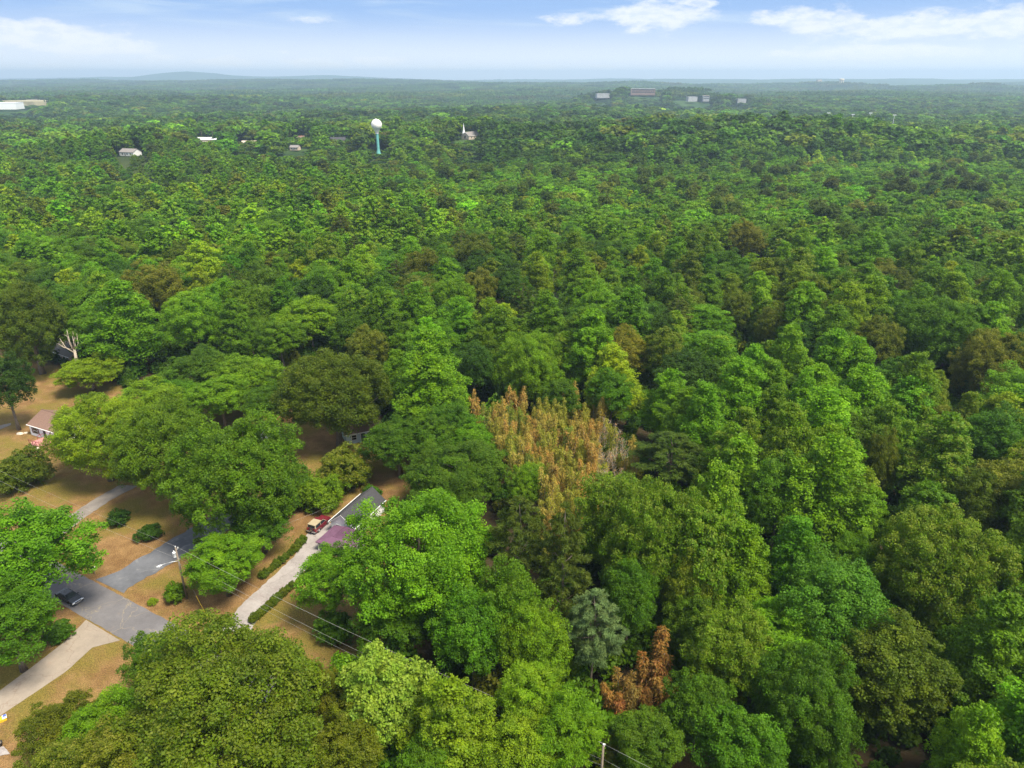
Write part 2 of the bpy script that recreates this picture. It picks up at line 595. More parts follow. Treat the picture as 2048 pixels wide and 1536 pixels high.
def sheet_mat(name, lo, hi, scale, seams=None, stain=None, worn=None):
    m, t, out = new_mat(name)
    g = t.n('ShaderNodeNewGeometry')
    ps = g.outputs['Position']
    f1, f2, f3 = t.noise(ps, scale, 6, 0.65), t.noise(ps, scale * 9, 4, 0.6), t.noise(ps, scale * 45, 3, 0.6)
    c = t.mix(t.ss(f1, 0.3, 0.7), lo, hi)
    c = t.mix(1.0, c, t.mix(f2, (0.82, 0.82, 0.82), (1.18, 1.18, 1.18)), 'MULTIPLY')
    c = t.mix(1.0, c, t.mix(f3, (0.85, 0.85, 0.85), (1.15, 1.15, 1.15)), 'MULTIPLY')
    if stain:
        c = t.mix(t.ss(t.noise(ps, scale * 1.7, 6, 0.7, 1.0), 0.56, 0.70), c, stain)
    if worn:
        vo = t.n('ShaderNodeTexVoronoi', feature='DISTANCE_TO_EDGE')
        wv = t.n('ShaderNodeTexNoise')
        t.l(ps, wv.inputs['Vector'])
        wv.inputs['Scale'].default_value = .5
        wv.inputs['Detail'].default_value = 5
        va = t.n('ShaderNodeVectorMath', operation='MULTIPLY_ADD')
        t.l(wv.outputs['Color'], va.inputs[0])
        va.inputs[1].default_value = (3, 3, 3)
        t.l(ps, va.inputs[2])
        t.l(va.outputs[0], vo.inputs['Vector'])
        vo.inputs['Scale'].default_value = 0.17
        k = t.m('SUBTRACT', 1.0, t.ss(vo.outputs['Distance'], 0.004, 0.012))
        c = t.mix(t.m('MULTIPLY', k, 0.6), c, worn)
    p = t.n('ShaderNodeBsdfPrincipled')
    t.l(c, p.inputs['Base Color'])
    p.inputs['Roughness'].default_value = 0.9
    p.inputs['Specular IOR Level'].default_value = 0.2
    b = t.n('ShaderNodeBump')
    b.inputs['Strength'].default_value = 0.4
    b.inputs['Distance'].default_value = 0.03
    t.l(f3, b.inputs['Height'])
    t.l(b.outputs[0], p.inputs['Normal'])
    t.l(p.outputs[0], out.inputs['Surface'])
    return m


def ribbon(name, left, right, mat, z, th=0.06, jag=0.12):
    """a paved strip between two polylines, a thin slab with slightly uneven edges"""
    def dens(pl):
        o = []
        pl = [Vector((p[0], p[1], 0)) for p in pl]
        L = [0]
        for a, b in zip(pl, pl[1:]):
            L.append(L[-1] + (b - a).length)
        return pl, L

    def ev(d, t):
        pl, L = d
        s = t * L[-1]
        for i in range(len(pl) - 1):
            if s <= L[i + 1] or i == len(pl) - 2:
                return pl[i].lerp(pl[i + 1], (s - L[i]) / max(L[i + 1] - L[i], 1e-6))
    dl, dr = dens(left), dens(right)
    n = max(6, int(max(dl[1][-1], dr[1][-1]) / 0.7))
    mb = MB()
    vs, fs = [], []
    for i in range(n + 1):
        a, b = ev(dl, i / n), ev(dr, i / n)
        d = (b - a).normalized()
        a = a + d * random.uniform(-jag, jag)
        b = b + d * random.uniform(-jag, jag)
        vs += [(a.x, a.y, z), (b.x, b.y, z), (a.x, a.y, z - th), (b.x, b.y, z - th)]
    for i in range(n):
        k = 4 * i
        fs += [(k, k + 1, k + 5, k + 4), (k + 2, k, k + 4, k + 6), (k + 1, k + 3, k + 7, k + 5)]
    mb.add(vs, fs)
    return tag(mb.build(name, mat), kind='structure')


asphalt = sheet_mat('road asphalt', (0.125, 0.117, 0.121), (0.165, 0.156, 0.160), 0.12, stain=(0.19, 0.16, 0.14), worn=(0.27, 0.225, 0.16))
asphalt_d = sheet_mat('driveway asphalt', (0.095, 0.098, 0.110), (0.145, 0.148, 0.162), 0.16, stain=(0.20, 0.20, 0.205))
concrete = sheet_mat('tan concrete', (0.235, 0.195, 0.155), (0.30, 0.25, 0.20), 0.10, stain=(0.30, 0.21, 0.15), worn=(0.22, 0.16, 0.12))
concrete_w = sheet_mat('pale concrete', (0.25, 0.222, 0.205), (0.35, 0.315, 0.295), 0.22, stain=(0.27, 0.22, 0.21), worn=(0.20, 0.17, 0.16))
gravel = sheet_mat('grey gravel', (0.17, 0.148, 0.130), (0.25, 0.22, 0.195), 0.3, stain=(0.24, 0.17, 0.11))

rd = Vector((0.871, -0.492, 0))
rn = Vector((0.492, 0.871, 0))
rc = (at(150, 1143) + at(357, 1252) + at(167, 1234) + at(268, 1292)) / 4


def rp(s, o):
    q = rc + rd * s + rn * o
    return (q.x, q.y)


ribbon('road', [rp(-110, 2.9), rp(-20, 2.9), rp(20, 2.9), rp(70, 2.9)], [rp(-110, -2.9), rp(-20, -2.9), rp(20, -2.9), rp(70, -2.9)], asphalt, 0.030, jag=0.07)
P2 = lambda *pts: [tuple(at(*q))[:2] for q in pts]
ribbon('driveway', P2((192, 1160), (225, 1148), (300, 1105), (350, 1075), (410, 1040), (450, 1020)), P2((248, 1187), (262, 1172), (330, 1135), (385, 1100), (450, 1065), (480, 1045)), asphalt_d, 0.045, jag=0.24)
ribbon('driveway', P2((172, 1240), (130, 1283), (70, 1330), (-5, 1385), (-200, 1520)), P2((240, 1281), (185, 1295), (130, 1345), (0, 1432), (-150, 1560)), concrete, 0.045, jag=0.03)
ribbon('driveway', P2((440, 1262), (480, 1212), (540, 1158), (590, 1112), (612, 1070), (640, 1035)), P2((500, 1265), (525, 1220), (580, 1172), (625, 1125), (655, 1085), (672, 1052)), concrete_w, 0.045)
ribbon('driveway', P2((60, 1085), (125, 1040), (190, 998), (240, 970)), P2((95, 1100), (165, 1038), (222, 1000), (275, 972)), gravel, 0.04)
ribbon('path', P2((-10, 1500), (6, 1492), (14, 1500)), P2((-2, 1512), (8, 1510), (20, 1508)), concrete_w, 0.05, jag=0.03)
ribbon('path', P2((-30, 860), (0, 851), (22, 846)), P2((-30, 870), (5, 857), (22, 850)), gravel, 0.03)

# ------------------------------------------------------------------ leaves and trunks
def quads(P, N, size, aspect=0.66, U=None, jit=0.45):
    """diamond leaves at P with normals N -> vertices (n*4,3)"""
    n = len(P)
    N = N / (np.linalg.norm(N, axis=1, keepdims=True) + 1e-9)
    if U is None:
        U = rng.normal(size=(n, 3))
    U = U - N * (U * N).sum(1, keepdims=True)
    U /= np.linalg.norm(U, axis=1, keepdims=True) + 1e-9
    W = np.cross(N, U)
    s = size * rng.uniform(1 - jit, 1 + jit, (n, 1))
    V = np.empty((n, 4, 3))
    V[:, 0] = P + U * s * .5
    V[:, 1] = P + W * s * .5 * aspect + U * s * .06
    V[:, 2] = P - U * s * .5
    V[:, 3] = P - W * s * .5 * aspect + U * s * .06
    return V.reshape(-1, 3)


def leaf_mesh(name, parts, mat):
    V = np.concatenate([p[0] for p in parts])
    var = np.concatenate([np.repeat(p[1], 4) for p in parts])
    tip = np.concatenate([np.repeat(p[2], 4) for p in parts])
    F = np.arange(len(V)).reshape(-1, 4)
    return np_mesh(name, V, F, mat, False, dict(var=np.clip(var, 0, 1), tip=np.clip(tip, 0, 1)))


def unit(n):
    d = rng.normal(size=(n, 3))
    return d / np.linalg.norm(d, axis=1, keepdims=True)


def fib(n):
    k = np.arange(n) + .5
    z = 1 - 2 * k / n
    a = k * 2.399963 + rng.uniform(0, 6)
    r = np.sqrt(1 - z * z)
    d = np.stack([r * np.cos(a), r * np.sin(a), z], 1) + rng.normal(size=(n, 3)) * 0.9 / math.sqrt(n)
    return d / np.linalg.norm(d, axis=1, keepdims=True)


def clump_leaves(C, R, D, per, leaf, aspect=0.66, squash=1.05, up=0.28, frond=0.0, shell=0.3, tipw=1.0, nsub=7, sub=.46):
    """C clump centres (n,3), R clump radii, D outward directions; per leaves in each clump, gathered in tufts"""
    n = len(C)
    # tufts on the outer, upper side of each clump
    di = np.repeat(np.arange(n), nsub)
    td = unit(n * nsub) + D[di] * 0.5 + np.array([0, 0, 0.6])
    td /= np.linalg.norm(td, axis=1, keepdims=True)
    T_ = C[di] + td * (R[di] * rng.uniform(.45, .85, n * nsub))[:, None] * np.array([1, 1, squash])
    tr = R[di] * sub * rng.uniform(.7, 1.25, n * nsub)
    tv = rng.normal(0, .09, n * nsub)
    tt = rng.uniform(.3, 1.2, n * nsub)
    m_ = n * per
    ti = rng.integers(0, n * nsub, m_)
    ci = di[ti]
    d = unit(m_) + td[ti] * 0.45 + np.array([0, 0, 0.3])
    d /= np.linalg.norm(d, axis=1, keepdims=True)
    off = d * (tr[ti] * rng.uniform(shell, 1.08, m_) ** 0.7)[:, None]
    off[:, 2] *= squash
    P = T_[ti] + off
    N = d * 0.7 + td[ti] * .2 + np.array([0, 0, up]) + unit(m_) * 0.85
    U = None
    if frond:
        U = d * 1.0 + D[ci] * 0.6 + unit(m_) * (1 - frond) - np.array([0, 0, 0.4])
    V = quads(P, N, leaf, aspect, U)
    var = rng.normal(0.5, 0.12, n)[ci] + tv[ti] + rng.normal(0, 0.15, m_)
    tip = np.clip((d[:, 2] - 0.1) * 1.5, 0, 1) * (rng.uniform(0, 1, m_) ** 0.7) * tipw * tt[ti]
    return V, var, tip


def round_crown(R, zc, hz, ncl, per, leaf, lobes=0.22, flat=-0.5, inner=0.16, rcl=0.30, lean=(0, 0), **kw):
    d = fib(int(ncl * 1.35))
    d = d[d[:, 2] > flat]
    ph = rng.uniform(0, 6, 6)
    a = np.arctan2(d[:, 1], d[:, 0])
    lo = 1 + lobes * (np.sin(2 * a + ph[0]) * .6 + np.sin(3 * a + ph[1] + 2 * d[:, 2]) * .6 + np.sin(5 * a + ph[2]) * .35) + rng.normal(0, .07, len(d))
    cr = R * rcl * rng.uniform(0.72, 1.28, len(d))
    rad = np.clip(lo, .55, 1.3) * (1 - rcl * .8) * rng.uniform(.74, 1.03, len(d))
    C = d * rad[:, None] * np.array([R, R, hz])
    C[:, 2] += zc
    C[:, 0] += lean[0] * (C[:, 2] - zc) / hz
    C[:, 1] += lean[1] * (C[:, 2] - zc) / hz
    parts = [clump_leaves(C, cr, d, per, leaf, **kw)]
    ni = int(len(d) * per * inner)
    if ni:
        q = unit(ni) * rng.uniform(.15, .75, (ni, 1)) * np.array([R, R, hz]) + np.array([0, 0, zc])
        q = q[q[:, 2] > zc + hz * flat * .8]
        parts.append((quads(q, unit(len(q)) + np.array([0, 0, .4]), leaf * 1.5), rng.normal(.45, .15, len(q)), np.zeros(len(q))))
    return parts, C


def cone_crown(R, z0, z1, ncl, per, leaf, inner=0.12, power=0.62, rcl=0.34, **kw):
    k = (np.arange(ncl) + .5) / ncl
    t = 1 - np.sqrt(1 - k * .985)
    t = np.clip(t + rng.normal(0, .03, ncl), 0, 1)
    prof = (1 - t) ** power * np.minimum(1, .55 + t * 2.2)
    a = np.arange(ncl) * 2.399963 + rng.normal(0, .35, ncl)
    ph = rng.uniform(0, 6, 3)
    lo = 1 + .16 * np.sin(2 * a + ph[0]) + .14 * np.sin(3 * a + ph[1] + 5 * t)
    cr = R * rcl * rng.uniform(.7, 1.25, ncl) * (1 - .45 * t)
    rr = np.maximum(R * prof * lo * rng.uniform(.8, 1.05, ncl) - cr * .75, 0)
    C = np.stack([rr * np.cos(a), rr * np.sin(a), z0 + (z1 - z0) * t * .96], 1)
    D = np.stack([np.cos(a), np.sin(a), .25 + t], 1)
    D /= np.linalg.norm(D, axis=1, keepdims=True)
    parts = [clump_leaves(C, cr, D, per, leaf, squash=1.0, **kw)]
    ni = int(ncl * per * inner)
    if ni:
        tt = rng.uniform(0, .9, ni)
        aa = rng.uniform(0, 6.283, ni)
        r = R * (1 - tt) ** power * rng.uniform(0, .7, ni)
        q = np.stack([r * np.cos(aa), r * np.sin(aa), z0 + (z1 - z0) * tt], 1)
        parts.append((quads(q, unit(ni) + np.array([0, 0, .4]), leaf * 1.5), rng.normal(.45, .15, ni), np.zeros(ni)))
    return parts, C


def trunk_mesh(name, zb, C, r0, mat, limbs=10, zfork=None, top=None, lean=(0, 0)):
    mb = MB()
    zt = top or float(np.max(C[:, 2])) * .82
    pts, rad = [], []
    for i in range(7):
        f = i / 6
        pts.append((lean[0] * f + random.uniform(-.12, .12) * f * 2, lean[1] * f + random.uniform(-.12, .12) * f * 2, zt * f - .15))
        rad.append(r0 * ((1.35 if i == 0 else 1) - .86 * f))
    mb.tube(pts, rad, 9)
    order = list(range(len(C)))
    random.shuffle(order)
    for i in order[:limbs]:
        e = Vector(C[i])
        z0 = max(zb * .75, min(zt * .9, e.z - (abs(e.x) + abs(e.y)) * random.uniform(.35, .8)))
        f = z0 / zt
        s = Vector((lean[0] * f, lean[1] * f, z0))
        mid = s.lerp(e, .5) + Vector((random.uniform(-.4, .4), random.uniform(-.4, .4), -.06 * (e - s).length))
        rr = r0 * (1 - .8 * f) * random.uniform(.35, .55)
        mb.tube([s, s.lerp(mid, .5), mid, e], [rr, rr * .8, rr * .6, rr * .22], 6)
    return mb.mesh(name, mat, True)


PROTO = {}


def proto(key, crown_parts, C, r0, zb, limbs=10, trunk_mat=None, lean=(0, 0), top=None):
    PROTO[key] = (leaf_mesh(key + ' crown', crown_parts, M['leaf']), trunk_mesh(key + ' trunk', zb, C, r0, trunk_mat or M['bark'], limbs, lean=lean, top=top))


# mature spreading trees (radius ~10 m, height ~22 m)
for i in range(3):
    p_, C_ = round_crown(10, 12.6, 9.2, 190, 600, 0.26, rcl=.19, flat=-.72, lobes=.17, inner=.04)
    proto('big%d' % i, p_, C_, .62, 6, 26)
# leafy medium trees (radius ~5.5 m, height ~19 m)
for i in range(4):
    p_, C_ = round_crown(5.5, 11.8, 7.2, 84, 470, 0.225, rcl=.27, flat=-.74, inner=.06)
    proto('mid%d' % i, p_, C_, .34, 7, 12)
# egg and cone shaped trees (radius ~4.6 m, height ~23 m)
for i in range(4):
    p_, C_ = cone_crown(5.2, 5.0, 22.5, 100, 400, 0.235, power=.52)
    proto('tall%d' % i, p_, C_, .30, 6, 14)
# open, feathery trees with drooping sprays
for i in range(2):
    p_, C_ = round_crown(5.5, 11.5, 6.0, 64, 480, 0.40, rcl=.31, flat=-.6, inner=.08, lobes=.26, frond=.72, aspect=.26, squash=.62)
    proto('feather%d' % i, p_, C_, .30, 6, 14)
# rough trees with big pale leaves
p_, C_ = round_crown(5.8, 12, 7.5, 88, 400, 0.32, rcl=.27, flat=-.66, lobes=.24, aspect=.8)
proto('broad0', p_, C_, .36, 7, 16)


def pine_crown(R, z0, z1, tiers, leaf, dense=1.0, power=.7):
    C, D, cr = [], [], []
    for k in range(tiers):
        t = k / (tiers - 1)
        nb = random.randint(5, 7) if t < .9 else 3
        a0 = random.uniform(0, 6)
        L = R * ((1 - t) ** power * min(1, .6 + 1.5 * t)) * random.uniform(.8, 1.15) + .3
        for b in range(nb):
            a = a0 + b * 6.283 / nb + random.uniform(-.3, .3)
            for q in (.5, .78, 1.0) if L > 1.6 else (.8,):
                C.append((math.cos(a) * L * q, math.sin(a) * L * q, z0 + (z1 - z0) * t + L * q * .12 + random.uniform(-.3, .3)))
                D.append((math.cos(a), math.sin(a), .45))
                cr.append(random.uniform(.75, 1.15) * (1.05 - .4 * t) * R * .2)
    C, D, cr = np.array(C), np.array(D), np.array(cr)
    return [clump_leaves(C, cr, D, int(120 * dense), leaf, aspect=.16, squash=.62, up=.2, frond=.6, shell=.15)], C


p_, C_ = pine_crown(4.6, 13.5, 23, 9, .55)
proto('pine0', p_, C_, .30, 13, 22, top=22.5)
p_, C_ = pine_crown(4.2, 8.5, 23.5, 13, .55, power=.6)
proto('pine1', p_, C_, .30, 9, 22, top=23)
p_, C_ = pine_crown(4.6, 7.5, 17, 9, .50, 1.5, power=.6)
proto('softpine', p_, C_, .22, 7, 24, top=16.5)
# shrubs
for i in range(2):
    p_, C_ = round_crown(2.4, 1.7, 1.8, 34, 130, .30, rcl=.36, flat=-.8, lobes=.3)
    proto('shrub%d' % i, p_, C_, .07, .2, 8, top=2.0)
# a rounded low thicket tree
p_, C_ = round_crown(4.5, 3.2, 3.3, 90, 190, .34, rcl=.24, flat=-.85, lobes=.3, frond=.4, aspect=.4)
proto('thicket', p_, C_, .14, .6, 12, top=4.5)


def bamboo(L, R, leaves, bare=False):
    """one plume: a few arching culms with sprays of narrow leaves"""
    mb = MB()
    P, N, U = [], [], []
    for k in range(4):
        a = random.uniform(0, 6.283)
        lean = random.uniform(.3, 1.0) * R
        h = L * random.uniform(.8, 1.0)
        b = Vector((math.cos(a + 2) * .25, math.sin(a + 2) * .25, 0))
        pts = [b + Vector((math.cos(a) * lean * f ** 2.2, math.sin(a) * lean * f ** 2.2, h * f - .1)) for f in (0, .3, .6, .85, 1.0)]
        mb.tube(pts, [.06, .055, .045, .028, .01], 5)
        for q in range(leaves // 4):
            f = random.uniform(.0, 1.0) ** .62 * .78 + .22
            i = min(int(f * 4), 3)
            s = pts[i].lerp(pts[i + 1], f * 4 - i)
            rr = R * (1.1 - f) ** .55 * random.uniform(.1, .8)
            aa = random.uniform(0, 6.283)
            P.append(s + Vector((math.cos(aa) * rr, math.sin(aa) * rr, random.uniform(-.2, .3) - rr * .2)))
            N.append((math.cos(aa) * .6, math.sin(aa) * .6, random.uniform(.2, 1.0)))
            U.append((math.cos(aa), math.sin(aa), -.75))
        if bare:
            for q in range(26):
                f = random.uniform(.35, .98)
                i = min(int(f * 4), 3)
                s = pts[i].lerp(pts[i + 1], f * 4 - i)
                aa = random.uniform(0, 6.283)
                mb.tube([s, s + Vector((math.cos(aa) * .5, math.sin(aa) * .5, .75))], [.014, .005], 3)
    P, N, U = np.array(P), np.array(N), np.array(U)
    n = len(P)
    V = quads(P, N + unit(n) * .6, .40, .27, U + unit(n) * .45)
    return leaf_mesh('bamboo leaves', [(V, rng.normal(.5, .24, n), (rng.uniform(0, 1, n) > .6) * 1.0)], M['leaf']), mb.mesh('bamboo culms', M['culm'], True)


BAM = [bamboo(12.5, 1.6, 1500), bamboo(11.5, 1.8, 1500), bamboo(13, 1.35, 1300), bamboo(10.5, 1.8, 1400), bamboo(12, 1.5, 900)]
BAMBARE = [bamboo(10.5, 1.2, 130, True)]


def put(name, key, x, y, s, tint, rz=None, label=None, cat='tree', group=None, sz=None, z=None, kids=('crown', 'trunk')):
    """one plant: an Empty at its base that carries its crown and trunk"""
    cm, tm = PROTO[key] if isinstance(key, str) else key
    o = empty(name, (x, y, (thz(x, y) if z is None else z)), random.uniform(0, 6.283) if rz is None else rz)
    o.scale = (s, s, sz or s)
    c = link(kids[0], cm, o)
    c.color = tint
    link(kids[1], tm, o)
    tag(o, label, cat, group)
    return o


# foliage colours (linear), last number: share of fresh pale growth
T = dict(
    mid=(.076, .180, .006, .12), bright=(.102, .236, .006, .12), lime=(.145, .255, .008, .2), yellow=(.088, .142, .005, .6), olive=(.074, .126, .007, .2),
    tan=(.104, .146, .010, .5), dark=(.034, .090, .008, .05), deep=(.056, .140, .006, .1), blue=(.100, .182, .070, .05), pine=(.060, .102, .012, .1), pale=(.160, .300, .028, .4), fleck=(.098, .192, .007, .6),
    rust=(.22, .120, .036, .4), cool=(.062, .150, .009, .1))


def vt(k, amt=.16, stand=0.0):
    c = T[k]
    f = math.exp(random.gauss(0, amt) + stand)
    return (c[0] * f * math.exp(random.gauss(0, .10)), c[1] * f, c[2] * f, min(1, c[3] * random.uniform(.6, 1.3)))


# ------------------------------------------------------------------ hand-placed plants: (pixel of crown centre, half width in px, prototype, tint, tree height, name, label)
RAD = dict(big=10.2, mid=5.7, tall=5.0, feather=5.6, broad=5.9, pine=4.7, softpine=4.3, shrub=2.5, thicket=4.6)
HGT = dict(big=21.9, mid=18.9, tall=23, feather=17.6, broad=19.6, pine=23.5, softpine=17.5, shrub=3.6, thicket=6.6)
CEN = dict(big=.62, mid=.66, tall=.60, feather=.66, broad=.62, pine=.76, softpine=.66, shrub=.5, thicket=.5)
ext = {}
for k_, (cm_, tm_) in PROTO.items():
    co_ = np.empty(len(cm_.vertices) * 3, np.float32)
    cm_.vertices.foreach_get('co', co_)
    co_ = co_.reshape(-1, 3)
    f_ = k_.rstrip('0123456789')
    ext.setdefault(f_, []).append((np.percentile(np.hypot(co_[:, 0], co_[:, 1]), 96), np.percentile(co_[:, 2], 99.7)))
for f_, L_ in ext.items():
    RAD[f_] = float(np.mean([a for a, b in L_]))
    HGT[f_] = float(np.mean([b for a, b in L_]))
print('RAD', RAD, HGT)
